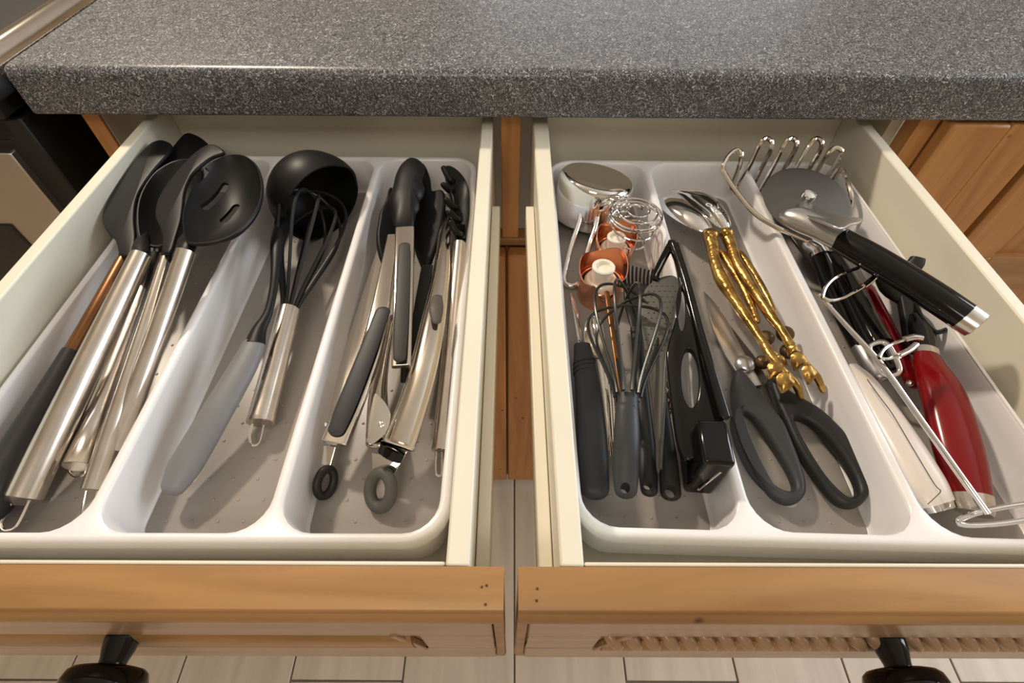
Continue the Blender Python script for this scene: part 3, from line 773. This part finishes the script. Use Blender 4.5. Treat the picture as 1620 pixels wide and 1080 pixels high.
# spring whisk
u = empty('spring_whisk', P(1005, 415, ZF), 'coiled chrome wire whisk beside the chrome cup', 'whisk')
c = P(1004, 346, -.026); mb = MB(); pts = []
for i in range(0, 131):
    t = i/20; a = 2*math.pi*t
    if t < 2.6: r = .004+.0185*(t/2.6); z = .010-.004*t/2.6
    elif t < 4: r = .0225; z = .006-.004*(t-2.6)/1.4
    else: r = .0225-.011*(t-4)/2.5; z = .002-.034*(t-4)/2.5
    pts.append(c+V((math.cos(a)*r, math.sin(a)*r, z)))
part('coil', MB().tube(pts, .0009, 1, 8), CHROME, u)
mb = MB(); pts = []
c2 = P(970, 322, -.030)
for i in range(0, 81):
    a = 2*math.pi*i/20; r = .010-.001*math.sin(i/9); pts.append(c2+V((math.cos(a)*r+(i/80)*.008, math.sin(a)*r*.6, .012-i/80*.024)))
part('coil', MB().tube(pts, .0009, 1, 8), CHROME, u)
# copper cups with plugs
def copper(name, c, R_, hgt, label, ph, plug_top):
    u = empty(name, c, label, 'kitchen gadget', 'copper cups in the right tray')
    n = 56; lo, hi, li, lhi = [], [], [], []
    for k in range(n):
        a = 2*math.pi*k/n; d = V((math.cos(a), math.sin(a), 0))
        # high collar with a deep notch facing the front right
        h = hgt*(.86+.10*math.cos(a-1.0)+.08*math.cos(3*(a-ph)))
        nt_ = math.exp(-((math.atan2(math.sin(a-ph), math.cos(a-ph)))/.42)**4); h *= (1-.62*nt_)
        lo.append(c+d*R_*.92); hi.append(c+d*R_+V((0, 0, h))); li.append(c+d*(R_*.92-.0008)+V((0, 0, .0008))); lhi.append(c+d*(R_-.0008)+V((0, 0, h)))
    m = MB(); m.rings([lo, [p.lerp(q, .5) for p, q in zip(lo, hi)], hi, lhi, [p.lerp(q, .5) for p, q in zip(li, lhi)], li], True, True)
    part('copper_collar', m, COPPER, u, ang=60)
    part('copper_ring', torus(c+V((0, 0, hgt*.42)), (0, 0, 1), (1, 0, 0), R_*.86, R_*.86, .0012, 36, 8, 2.0), COPPER, u)
    part('plug_base', MB().lathe(c+V((0, 0, .001)), c+V((0, 0, 1)), [(0, R_*.70), (hgt*.25, R_*.72), (hgt*.45, R_*.70), (hgt*.5, R_*.62)], 32), PLUG, u)
    part('plug', MB().lathe(c+V((0, 0, hgt*.48)), c+V((0, 0, 1)), [(0, R_*.48), (plug_top*.5, R_*.44), (plug_top*.95, R_*.47), (plug_top, R_*.42), (plug_top*.97, R_*.32), (plug_top*.8, R_*.28)], 28), PLUG, u)
    part('plug_seal', torus(c+V((0, 0, hgt*.36)), (0, 0, 1), (1, 0, 0), R_*.76, R_*.76, .0009, 36, 8), BLACKM, u)
    return u
copper('copper_cup', P(946, 468, ZF+.001), .0200, .040, 'nearer open copper cup with a cream plug, above the small whisk', 4.85, .016)
copper('copper_cup', P(967, 416, ZF+.001), .0178, .038, 'farther open copper cup with a pale plug, nearest the coiled wire', 4.85, .013)

# grey handled knife
u = empty('peeling_knife', P(940, 790, ZF), 'small knife with ridged dark grey handle along the left tray wall', 'knife')
part('handle', T([(921, 546, -.050, 26), (924, 570, -.050, 33), (929, 610, -.050, 39), (935, 680, -.051, 46), (939, 740, -.052, 48), (941, 774, -.053, 46)], .62, re=2, n=24, sq=2.6), DGREY, u)
for yy in (572, 579, 586):
    a_, rad_ = pt([(924, yy, -.050, 37), (925, yy+2.5, -.050, 37)], n=1)
    part('grip_ridge', MB().tube(a_, rad_, .66, 24, (0, 0, 1), sq=2.6), DGREY, u)
fr = Fr(P(919, 545, -.050), P(906, 465, -.052), 20)
part('blade', plate(fr, [(902, 463), (908, 468), (914, 492), (922, 545), (915, 545), (908, 500)], .0012, .0004, smooth=False), CHROME, u)
# measuring spoons
u = empty('measuring_spoon', P(944, 560, ZF), 'small steel spoon bowl peeping out beside the grey knife handle', 'spoon')
fr = Fr(P(936, 560, -.050), P(936, 503, -.046), -25)
part('bowl', dish(fr, [(937, 500), (928, 508), (924, 525), (926, 545), (934, 560), (946, 566), (956, 555), (957, 530), (952, 510), (945, 502)], .010, .001), CHROMEB, u)
part('handle', T([(948, 562, -.050, 9), (956, 620, -.055, 8), (966, 712, -.060, 8)], .25, sm=3, sq=5), CHROMEB, u)
for i, (x0_, x1_, lab) in enumerate(((960, 969, 'thin steel utensil stem showing left of the small whisk handle'), (966, 975, 'second thin steel stem, tucked behind the small whisk handle'))):
    o = single('measuring_spoon', T([(x0_-2, 590+i*18, -.054+.003*i, 8), (x0_+3, 640, -.057+.003*i, 8), (x1_, 722, -.060+.003*i, 8)], .25, sm=3, sq=5), CHROMEB, lab, 'spoon')
u = single('skewer', T([(960, 462, -.040, 8), (970, 530, -.042, 9), (986, 640, -.050, 9)], .4, sm=3, re=3), BRONZE, 'bronze tinted flat rod seen through the small whisk wires', 'skewer')
# small whisk with dark grey handle
u = empty('mini_whisk', P(990, 800, ZF), 'small wire whisk with a dark grey handle in the right drawer', 'whisk')
me = T([(993, 626, -.020, 33), (993, 645, -.020, 33), (992, 652, -.020, 36), (991, 700, -.025, 42), (990, 745, -.032, 42), (990, 776, -.036, 36)], .7, re=2, n=24).mesh('h')
q = P(990, 770, -.03); cu_ = MB().lathe(q+V((0, 0, .05)), q-V((0, 0, .05)), [(0, m_of(q, 15)/2), (.1, m_of(q, 15)/2)], 20).mesh('c')
part('handle', cut(me, [cu_]), DGREY, u)
whisk_wires(P(993, 628, -.020), P(992, 456, -.022), .0265, 5, .0011, nmat('dark_wire', (.035, .035, .032), .25, .4), u, r0=.30, rot=.45)
# pastry brush
u = empty('pastry_brush', P(1026, 800, ZF), 'black silicone pastry brush lying under the small whisk', 'brush')
me = T([(1006, 520, -.050, 18), (1014, 600, -.048, 20), (1021, 680, -.050, 26), (1025, 740, -.052, 31), (1027, 776, -.053, 27)], .6, re=2).mesh('h')
q = P(1025, 768, -.05); cu_ = MB().lathe(q+V((0, 0, .05)), q-V((0, 0, .05)), [(0, m_of(q, 13)/2), (.1, m_of(q, 13)/2)], 20).mesh('c')
part('handle', cut(me, [cu_]), BLACKM, u)
part('ferrule', T([(1007, 452, -.044, 42), (1010, 480, -.046, 44), (1010, 500, -.049, 36), (1008, 520, -.050, 20)], .3, sq=4), BLACKM, u)
for i in range(8):
    x_ = 989+i*5.6; b_ = MB(); dx_ = (i-3.5)*.4
    part('bristle', T([(x_+1.5, 462, -.044, 4.5), (x_+dx_+1, 440, -.040, 4), (x_+dx_*2+2, 424-abs(i-6)*1.5+3, -.036, 3)], 1.6, n=6, sm=2), BLACK, u)
# smoky grater spatula
u = empty('grater', P(1045, 745, ZF), 'translucent grey dimpled blade tucked between whisk and black slicer', 'spatula')
fr = Fr(P(1042, 745, -.046), P(1055, 440, -.024), -10)
part('blade', plate(fr, [(1030, 448), (1046, 439), (1062, 436), (1072, 441), (1077, 455), (1074, 482), (1067, 512), (1058, 542), (1053, 570), (1050, 620), (1048, 690), (1044, 745), (1038, 740), (1036, 690), (1030, 620), (1022, 560), (1014, 510), (1018, 465)], .0016, .0007), SMOKE, u)
dm = MB()
for iy in range(14):
    for ix in range(6):
        x_ = 1022+ix*8.5+(iy % 2)*4; y_ = 452+iy*8.5
        if x_ > 1074-(max(0, y_-470)*.22) or x_ < 1018+max(0, 470-y_)*.5: continue
        p = fr.hit(x_, y_, .0008); dm.add(*[(lambda b: b.v)(ball(p, .0007, 8, 5)), ball(p, .0007, 8, 5).f])
g = part('dimples', dm, SMOKE, u); g['kind'] = 'stuff'
part('edge_rib', T([(1075, 455, -.024, 4), (1066, 515, -.0275, 5), (1054, 565, -.0315, 6), (1050, 640, -.037, 6), (1045, 742, -.045, 6)], 1), SMOKE, u)
# black handled peeler
u = empty('peeler', P(1061, 803, ZF), 'black handled peeler with a hole at its end, beside the black slicer', 'peeler')
me = T([(1046, 610, -.046, 15), (1050, 660, -.048, 22), (1056, 720, -.051, 30), (1061, 780, -.054, 34)], .6, re=2).mesh('h')
q = P(1062, 776, -.05); cu_ = MB().lathe(q+V((0, 0, .05)), q-V((0, 0, .05)), [(0, m_of(q, 19)/2), (.1, m_of(q, 19)/2)], 20).mesh('c')
part('handle', cut(me, [cu_]), BLACKM, u)
mb = MB(); A = P(1054, 555, -.048); B = P(1061, 655, -.052); n = 60; pts = []
for i in range(n+1):
    t = i/n; p = A.lerp(B, t); a = t*40; pts.append(p+V((math.cos(a)*.0009, 0, math.sin(a)*.0009)))
part('twisted_shaft', mb.tube(pts, .0009, 1, 6), BRONZE, u)
# black slicer frame
u = empty('slicer', P(1125, 775, ZF), 'glossy black plastic slicer with oval openings and a boxy end', 'slicer')
fr = Fr(P(1120, 720, -.030), P(1062, 384, -.008), -10)
part('frame', plate(fr, [(1056, 386), (1062, 382), (1070, 386), (1078, 408), (1096, 466), (1116, 545), (1146, 660), (1130, 700), (1090, 730), (1072, 708), (1062, 645), (1054, 575), (1056, 548), (1066, 515), (1074, 480), (1074, 450), (1066, 410)], .006, .0012,
     [[(1070+9*math.cos(t), 500+38*math.sin(t)) for t in np.linspace(0, 2*math.pi, 16, endpoint=False)] if False else [(1091+14*math.cos(t)-2*math.sin(t)*-1, 601+46*math.sin(t)) for t in np.linspace(0, 2*math.pi, 16, endpoint=False)],
      [(1078+6*math.cos(t), 492+34*math.sin(t)) for t in np.linspace(0, 2*math.pi, 16, endpoint=False)]], n=3), BLACKG, u)
part('side_rail', T([(1066, 388, -.004, 13), (1085, 445, -.008, 12), (1110, 540, -.013, 14), (1145, 662, -.020, 18)], 1.1, sq=4), BLACKG, u)
part('hook', T([(1062, 386, -.006, 12), (1049, 410, -.014, 12), (1037, 437, -.024, 12), (1042, 444, -.025, 8)], .9, sq=3, sm=3), BLACKG, u)
ztb = -.014; tq = [P(x_, y_, ztb) for x_, y_ in ((1103, 662), (1151, 663), (1167, 735), (1113, 731))]
zbb = max(PX(1127, 779, tq[2].x).z, ZF+.002)
bx_ = MB().hexa([(p.x, p.y) for p in tq], zbb, ztb)
part('end_box', bx_, BLACKG, u, bevel=.003, segs=4)
yq = (tq[2].y+tq[3].y)/2-.0004; s0 = PY(1105, 774, yq); s1 = PY(1141, 745, yq)
part('slot_plate', MB().tube([s0, s1], .0009, 1, 8), CHROME, u)

# ================================================================== SECOND COMPARTMENT
def server(outline, A, B, roll, knob, stem, fork, leaves, tip, nuts, label):
    u = empty('salad_server', P(*knob[:2], ZF), label, 'serving spoon', 'gold branch salad servers')
    fr = Fr(A, B, roll)
    part('bowl', dish(fr, outline, -.010, .0012, power=2.2), CHROME, u)
    h = part('handle', T([(q[0], q[1], q[2], q[3]*(1.22 if i % 2 else 1.04)) for i, q in enumerate(stem)], .9, n=12, sm=5, re=3), GOLD, u, label='gold branch shaped handle')
    part('twig', T(fork, .9, n=10, sm=5, re=3), GOLD, h)
    k_ = P(*knob[:3]); part('knot', ball(k_, m_of(k_, knob[3])/2, 14, 8), GOLD, h)
    for (x0_, y0_, x1_, y1_, wf) in leaves:
        p0 = P(x0_, y0_, -.033); p1 = P(x1_, y1_, -.040); L_ = (p1-p0).length; d = (p1-p0).normalized(); sd_ = d.cross(V((0, 0, 1))).normalized(); upn = sd_.cross(d)
        m = MB(); n = 8; top = []; bot = []; fs = []
        for i in range(n+1):
            t = i/n; w_ = L_*wf*math.sin(math.pi*min(1, t*.94+.03)**.75)+.0003; c_ = p0+d*L_*t+upn*(.10*L_*math.sin(math.pi*t)); rib = .0005 if i % 2 else 0
            top.append([c_-sd_*w_-upn*(.0016-rib), c_-sd_*w_*.5+upn*rib, c_+upn*.0007, c_+sd_*w_*.5+upn*rib, c_+sd_*w_-upn*(.0016-rib), c_-upn*.0032])
        m.rings(top); part('leaf', m, GOLD, h, ang=50)
    for (x_, y_, z_, w_) in nuts:
        p = P(x_, y_, z_); part('olive', ball(p, m_of(p, w_)/2, 14, 8, (1, 1, .85)), NUT, h)
    return u
server([(1040, 316), (1046, 309), (1062, 305), (1080, 318), (1098, 333), (1115, 347), (1127, 360), (1126, 367), (1113, 367), (1097, 362), (1078, 353), (1058, 340), (1044, 328)],
       P(1118, 366, -.042), P(1048, 315, -.050), 8, (1124, 373, -.036, 24),
       [(1122, 370, -.037, 22), (1127, 392, -.038, 17), (1131, 415, -.038, 17), (1143, 443, -.039, 19), (1163, 476, -.040, 17), (1183, 505, -.040, 15), (1203, 535, -.038, 14), (1222, 566, -.036, 14), (1240, 588, -.036, 13), (1258, 606, -.040, 12), (1267, 628, -.048, 10)],
       [(1131, 395, -.042, 13), (1145, 405, -.042, 14), (1160, 428, -.042, 15), (1176, 456, -.044, 15), (1188, 482, -.044, 13), (1198, 508, -.042, 10)],
       [(1228, 556, 1211, 572, .36), (1234, 572, 1216, 600, .36), (1246, 588, 1237, 622, .36), (1232, 562, 1246, 578, .30)], 0,
       [(1212, 534, -.050, 26), (1206, 573, -.056, 24)], 'nearer gold branch salad server, its chrome bowl at the lower left')
u_srv = server([(1061, 303), (1080, 299), (1103, 301), (1127, 312), (1146, 330), (1156, 348), (1155, 359), (1146, 362), (1133, 357), (1118, 346), (1098, 330), (1078, 315)],
       P(1143, 358, -.040), P(1070, 302, -.050), -6, (1149, 370, -.036, 22),
       [(1148, 368, -.037, 20), (1156, 388, -.038, 15), (1164, 412, -.038, 17), (1180, 440, -.039, 18), (1200, 470, -.040, 17), (1220, 500, -.040, 15), (1238, 525, -.038, 13), (1252, 548, -.038, 13), (1274, 575, -.042, 12), (1292, 596, -.047, 11), (1302, 618, -.053, 9)],
       [(1166, 396, -.044, 11), (1178, 410, -.044, 12), (1196, 438, -.046, 12), (1212, 466, -.047, 11), (1226, 495, -.047, 8)],
       [(1258, 546, 1247, 564, .36), (1267, 556, 1258, 586, .36), (1280, 576, 1281, 608, .34)], 0,
       [(1242, 528, -.052, 28), (1247, 556, -.056, 26)], 'farther gold branch salad server, next to the right divider')
# engraved word on the farther server's bowl
tc_ = bpy.data.curves.new('t', 'FONT'); tc_.body = 'Olive'; tc_.size = .0082; tc_.extrude = .0002; tc_.space_character = 1.15
to_ = bpy.data.objects.new('t', tc_); COL.objects.link(to_)
me = bpy.data.meshes.new_from_object(to_.evaluated_get(bpy.context.evaluated_depsgraph_get())); bpy.data.objects.remove(to_)
ta = P(1114, 322, -.028); tb = P(1144, 344, -.026); tx = (tb-ta).normalized(); tn = V((.30, -.35, .9)); tn = (tn-tx*tn.dot(tx)).normalized(); ty = tn.cross(tx)
me.transform(Matrix(((tx.x, ty.x, tn.x, ta.x), (tx.y, ty.y, tn.y, ta.y), (tx.z, ty.z, tn.z, ta.z), (0, 0, 0, 1))))
part('lettering', me, TRAY, u_srv)
# scissors
u = empty('scissors', P(1262, 700, ZF), 'large kitchen scissors with black loop handles, pointing to the back', 'scissors')
zS = -.060
fr = Fr(P(1190, 600, zS), P(1113, 462, zS-.004))
part('blade', plate(fr, [(1113, 461), (1130, 478), (1150, 507), (1171, 548), (1190, 582), (1205, 610), (1190, 612), (1163, 586), (1147, 562), (1127, 520)], .0018, .0004, smooth=False), SATIN, u)
part('blade', plate(fr, [(1114, 464), (1138, 492), (1168, 532), (1192, 562), (1214, 600), (1236, 650), (1222, 660), (1195, 620), (1160, 572)], .0014, .0004, smooth=False, world_h=-.0022), DISC, u)
part('pivot', ball(P(1179, 575, zS+.003), m_of(P(1180, 575, zS), 31)/2, 24, 12, (1, 1, .5)), SATIN, u)
fr = Fr(P(1240, 780, zS+.001), P(1200, 620, zS+.004))
part('handle', plate(fr, [(1163, 588), (1156, 612), (1158, 645), (1168, 685), (1182, 720), (1198, 753), (1216, 782), (1238, 797), (1258, 797), (1271, 784), (1272, 764), (1264, 735), (1251, 701), (1236, 668), (1213, 640), (1195, 616), (1180, 597), (1170, 588)], .0105, .0042,
     [[(1168.1, 666.2), (1176.3, 655.0), (1191.3, 663.9), (1207.6, 684.1), (1226.1, 713.2), (1244.7, 746.8), (1252.8, 769.2), (1248.2, 778.2), (1230.8, 773.7), (1211.1, 758.0), (1193.7, 735.6), (1177.4, 702.0)]], res=4), DGREY, u)
fr = Fr(P(1340, 790, zS+.000), P(1230, 620, zS+.003))
part('handle', plate(fr, [(1214, 602), (1226, 606), (1246, 620), (1270, 634), (1296, 650), (1322, 674), (1345, 700), (1362, 728), (1372, 758), (1372, 783), (1358, 801), (1338, 804), (1318, 794), (1298, 772), (1275, 740), (1255, 706), (1240, 672), (1226, 640)], .0105, .0042,
     [[(1255.0, 665.5), (1268.9, 665.5), (1289.8, 679.0), (1313.0, 703.6), (1333.9, 732.7), (1350.1, 764.1), (1352.4, 782.0), (1339.7, 787.6), (1322.3, 775.3), (1302.5, 752.9), (1280.5, 719.3), (1261.9, 685.7)]], res=4, world_h=-.001), BLACKM, u)

# ================================================================== THIRD COMPARTMENT
# masher
u = empty('potato_masher', P(1292, 396, ZF), 'wire potato masher with five upright loops and a black handle', 'masher')
mb = MB()
zt_, zb_ = .004, -.048
loops = [((1146, 262), (1165, 240), (1172, 258), (1157, 296)), ((1169, 294), (1212, 220), (1219, 236), (1187, 305)), ((1200, 304), (1251, 220), (1259, 237), (1233, 270)),
         ((1254, 276), (1292, 220), (1300, 237), (1270, 280)), ((1285, 284), (1322, 235), (1330, 250), (1302, 294))]
seq = []
path = [(1292, 388, -.030), (1262, 374, -.028), (1230, 360, -.026), (1195, 338, -.024), (1165, 303, -.020), (1147, 275, -.014), (1144, 264, -.010), (1150, 250, -.006), (1160, 240, -.003), (1168, 238, -.002), (1173, 246, -.004), (1168, 268, -.020), (1158, 294, -.044), (1162, 299, -.048), (1168, 294, -.046),
        (1190, 254, -.020), (1203, 226, -.002), (1212, 219, .0), (1220, 224, -.001), (1218, 240, -.010), (1200, 275, -.034), (1187, 302, -.050), (1193, 308, -.052), (1201, 301, -.048),
        (1225, 260, -.022), (1242, 226, -.002), (1252, 219, .0), (1260, 225, -.001), (1256, 240, -.010), (1240, 268, -.028), (1230, 288, -.044), (1238, 292, -.046), (1250, 280, -.038),
        (1268, 250, -.018), (1284, 225, -.002), (1292, 219, .0), (1300, 225, -.001), (1297, 238, -.009), (1282, 264, -.025), (1269, 284, -.041), (1276, 290, -.043), (1287, 280, -.038),
        (1300, 258, -.022), (1313, 240, -.008), (1322, 234, -.005), (1331, 238, -.006), (1328, 250, -.013), (1314, 272, -.028), (1300, 290, -.042), (1307, 295, -.044), (1318, 285, -.038), (1330, 268, -.022), (1337, 277, -.022), (1344, 298, -.024), (1347, 318, -.030), (1343, 333, -.038)]
wire(mb, [(*q, 7.6) for q in path], sm=4, n=8)
part('wire_head', mb, CHROMEB, u)
part('collar', T([(1280, 386, -.032, 22), (1292, 393, -.034, 26), (1298, 404, -.036, 28)], 1, sm=2, re=1), CHROME, u)
part('handle', T([(1293, 398, -.036, 27), (1308, 430, -.042, 31), (1334, 490, -.050, 34), (1366, 550, -.056, 34)], .9, n=20), BLACKG, u)
part('end_cap', T([(1364, 548, -.056, 35), (1380, 575, -.057, 36), (1392, 594, -.057, 30)], .8, sm=3, re=2), SATIN, u)
u = empty('shade_blade', P(1300, 430, ZF), 'added dark blade in place of shade on the mat, beneath the masher wire and pizza wheel', 'shade stand-in')  # made-up blade, its dark steel imitates shade lying on the mat
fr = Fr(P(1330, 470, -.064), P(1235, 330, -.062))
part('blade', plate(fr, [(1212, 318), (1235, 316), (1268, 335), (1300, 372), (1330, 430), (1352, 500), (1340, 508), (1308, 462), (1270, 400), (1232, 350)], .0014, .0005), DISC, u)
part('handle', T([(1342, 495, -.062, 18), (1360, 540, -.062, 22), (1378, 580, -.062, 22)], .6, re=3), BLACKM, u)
# second black handled tool with chrome eye
u = empty('can_opener', P(1405, 585, ZF), 'black handled tool with an open chrome eye at its end', 'can opener')
part('handle', T([(1318, 408, -.038, 30), (1345, 455, -.038, 36), (1375, 515, -.038, 40), (1392, 545, -.038, 42)], .8, n=20, re=1), BLACKG, u)
mb = MB(); wire(mb, [(1376, 548, -.034, 8), (1394, 541, -.032, 9), (1408, 550, -.032, 9), (1422, 578, -.036, 9), (1421, 590, -.038, 9), (1408, 594, -.040, 9), (1396, 588, -.040, 9), (1382, 564, -.036, 9)], sm=5, closed=True, n=10)
part('chrome_eye', mb, CHROME, u)
part('tongue', T([(1391, 545, -.042, 30), (1408, 578, -.046, 26)], .4, sm=2, re=2), BLACKG, u)
# pizza cutter
u = empty('pizza_cutter', P(1525, 500, ZF), 'wheel pizza cutter with thick gloss black handle and satin guard', 'pizza cutter')
cN = P(1280, 309, -.018)
e1 = (P(1345, 337, -.026)-P(1208, 291, -.018)).normalized(); e2 = (P(1262, 277, -.018)-P(1275, 335, -.028)).normalized(); nn2 = e1.cross(e2).normalized()
if nn2.z < 0: nn2 = -nn2
Rd = (P(1345, 337, -.026)-P(1208, 291, -.018)).length/2; cD = P(1277, 318, -.021)
part('wheel', MB().lathe(cD-nn2*.0007, cD+nn2, [(0, Rd-.003), (.0006, Rd), (.0008, Rd), (.0014, Rd-.003)], 72), DISC, u)
part('axle_nut', MB().lathe(cN-nn2*.002, cN+nn2*.1, [(0, .0058), (.003, .0058), (.0045, .005), (.005, .003)], 24), CHROME, u)
part('guard', T([(1245, 340, -.004, 22), (1252, 342, -.001, 38), (1272, 349, .000, 47), (1300, 362, .001, 46), (1332, 380, .001, 44)], .75, n=28, re=1), SATIN, u)
fr = Fr(P(1290, 340, .002), P(1355, 350, .002), -25)
part('thumb_guard', plate(fr, [(1262, 322), (1285, 325), (1312, 337), (1340, 344), (1361, 346), (1361, 352), (1345, 356), (1330, 362), (1300, 352), (1270, 338)], .002, .0009), SATIN, u)
part('handle', T([(1330, 379, .001, 43), (1372, 403, .003, 48), (1430, 438, .003, 50), (1480, 470, .002, 52), (1526, 501, .000, 52)], .82, n=32), BLACKG, u)
part('handle_band', T([(1524, 500, .0, 53), (1545, 514, -.001, 51)], .82, n=32, sm=1), STEEL, u)
part('handle_cap', T([(1545, 514, -.001, 50), (1549, 516.5, -.001, 40)], .82, n=32, sm=1), CHROME, u)
# red handled tool
u = empty('bottle_opener', P(1520, 700, ZF), 'tool with a glossy red handle and steel bands at both ends', 'opener')
part('handle', T([(1467, 562, -.040, 37), (1472, 580, -.040, 48), (1485, 608, -.040, 62), (1499, 645, -.041, 70), (1511, 690, -.043, 74), (1523, 735, -.045, 72), (1537, 785, -.048, 62)], .62, n=32), RED, u)
part('steel_band', T([(1465, 553, -.040, 36), (1467, 563, -.040, 38)], .64, n=32, sm=1), STEEL, u)
part('steel_band', T([(1536, 784, -.048, 63), (1540, 800, -.049, 60), (1541, 812, -.050, 52)], .64, n=32, sm=2), STEEL, u)
part('neck', T([(1448, 500, -.042, 26), (1458, 520, -.042, 40), (1464, 556, -.041, 34)], .6, sm=4), BLACKG, u)
# black press
u = empty('garlic_press', P(1440, 520, ZF), 'black hinged press mostly hidden under the pizza cutter handle', 'press')
part('arm', T([(1428, 460, -.040, 20), (1436, 500, -.044, 20), (1442, 556, -.048, 18)], .8, sq=4, sm=3), BLACKM, u)
part('arm', T([(1400, 430, -.040, 34), (1412, 455, -.040, 42), (1425, 470, -.042, 30)], .6, sm=3, re=3), BLACKM, u)
part('tip', T([(1430, 430, -.020, 22), (1446, 420, -.016, 24), (1452, 408, -.012, 20)], .8, sm=3, sq=3), BLACKM, u)
mb = MB(); wire(mb, [(1448, 482, -.040, 8), (1460, 505, -.038, 8), (1480, 525, -.038, 8), (1500, 520, -.038, 8)], sm=4)
part('spring', mb, BLACKG, u)
# red metal strip
u = empty('corkscrew', P(1420, 560, ZF), 'dark red metal bar with a rivet between black handles', 'corkscrew')
part('bar', T([(1372, 455, -.056, 24), (1405, 520, -.055, 26), (1432, 575, -.054, 28), (1445, 606, -.053, 28)], .5, sm=3, re=3), REDM, u)
part('rivet', ball(P(1439, 606, -.046), .0024, 14, 8), CHROME, u)
# white device
u = empty('electric_opener', P(1460, 780, ZF), 'smooth off-white appliance lying against the tray divider', 'appliance')
part('housing', T([(1350, 580, -.052, 16), (1366, 604, -.050, 36), (1396, 655, -.048, 52), (1432, 715, -.046, 62), (1464, 768, -.046, 64), (1482, 798, -.048, 56)], .62, n=32, re=1, sq=2.6), OFFW, u)
part('metal_end', T([(1481, 797, -.049, 53), (1487, 808, -.050, 48)], .60, n=32, sm=1, sq=2.6), CHROME, u)
mb = MB()
def onshell(q):
    return q
wire(mb, [(1372, 600, -.0385, 1.6), (1392, 628, -.0345, 1.6), (1412, 655, -.0320, 1.6), (1442, 705, -.0295, 1.6), (1478, 765, -.0300, 1.6), (1488, 776, -.0310, 1.6), (1480, 786, -.0300, 1.6), (1468, 797, -.0300, 1.6)], sm=4, n=6)
part('seam', mb, GRIPR, u)
# chrome wire stand
u = empty('wire_stand', P(1540, 812, ZF), 'long chrome wire rack with two open rings and an oval foot', 'wire rack')
mb = MB(); wire(mb, [(1296, 466, -.010, 7), (1345, 521, -.012, 8), (1392, 573, -.015, 9), (1440, 640, -.018, 9), (1500, 725, -.022, 10), (1562, 812, -.030, 11)], sm=2, n=10)
part('stem', mb, CHROME, u)
def clip(a, b, k):
    mb = MB(); wire(mb, [(*q, -.005, 5.5) for q in a], sm=4); wire(mb, [(*q, -.008, 5.5) for q in b], sm=4); r_ = part('ring', mb, CHROME, u)
    for s_, z_ in ((a, -.005), (b, -.008)):
        t = MB(); wire(t, [(*q, z_, 10) for q in s_[-k:]], sm=4, n=10); part('ring_tip', t, CHROME, r_)
clip([(1301, 470), (1306, 455), (1320, 440), (1340, 430), (1360, 423), (1376, 417), (1389, 417)], [(1301, 470), (1313, 475), (1330, 472), (1348, 463), (1365, 453), (1378, 443), (1386, 435)], 3)
clip([(1391, 566), (1397, 554), (1412, 544), (1430, 537), (1446, 533), (1459, 535)], [(1391, 566), (1405, 567), (1422, 562), (1438, 554), (1449, 545)], 3)
c = P(1605, 812, -.036)
part('foot', torus(c, (-.05, -.55, 1), (1, .16, .05), m_of(c, 90), m_of(c, 12), m_of(c, 4.5), 48, 10), CHROME, u)
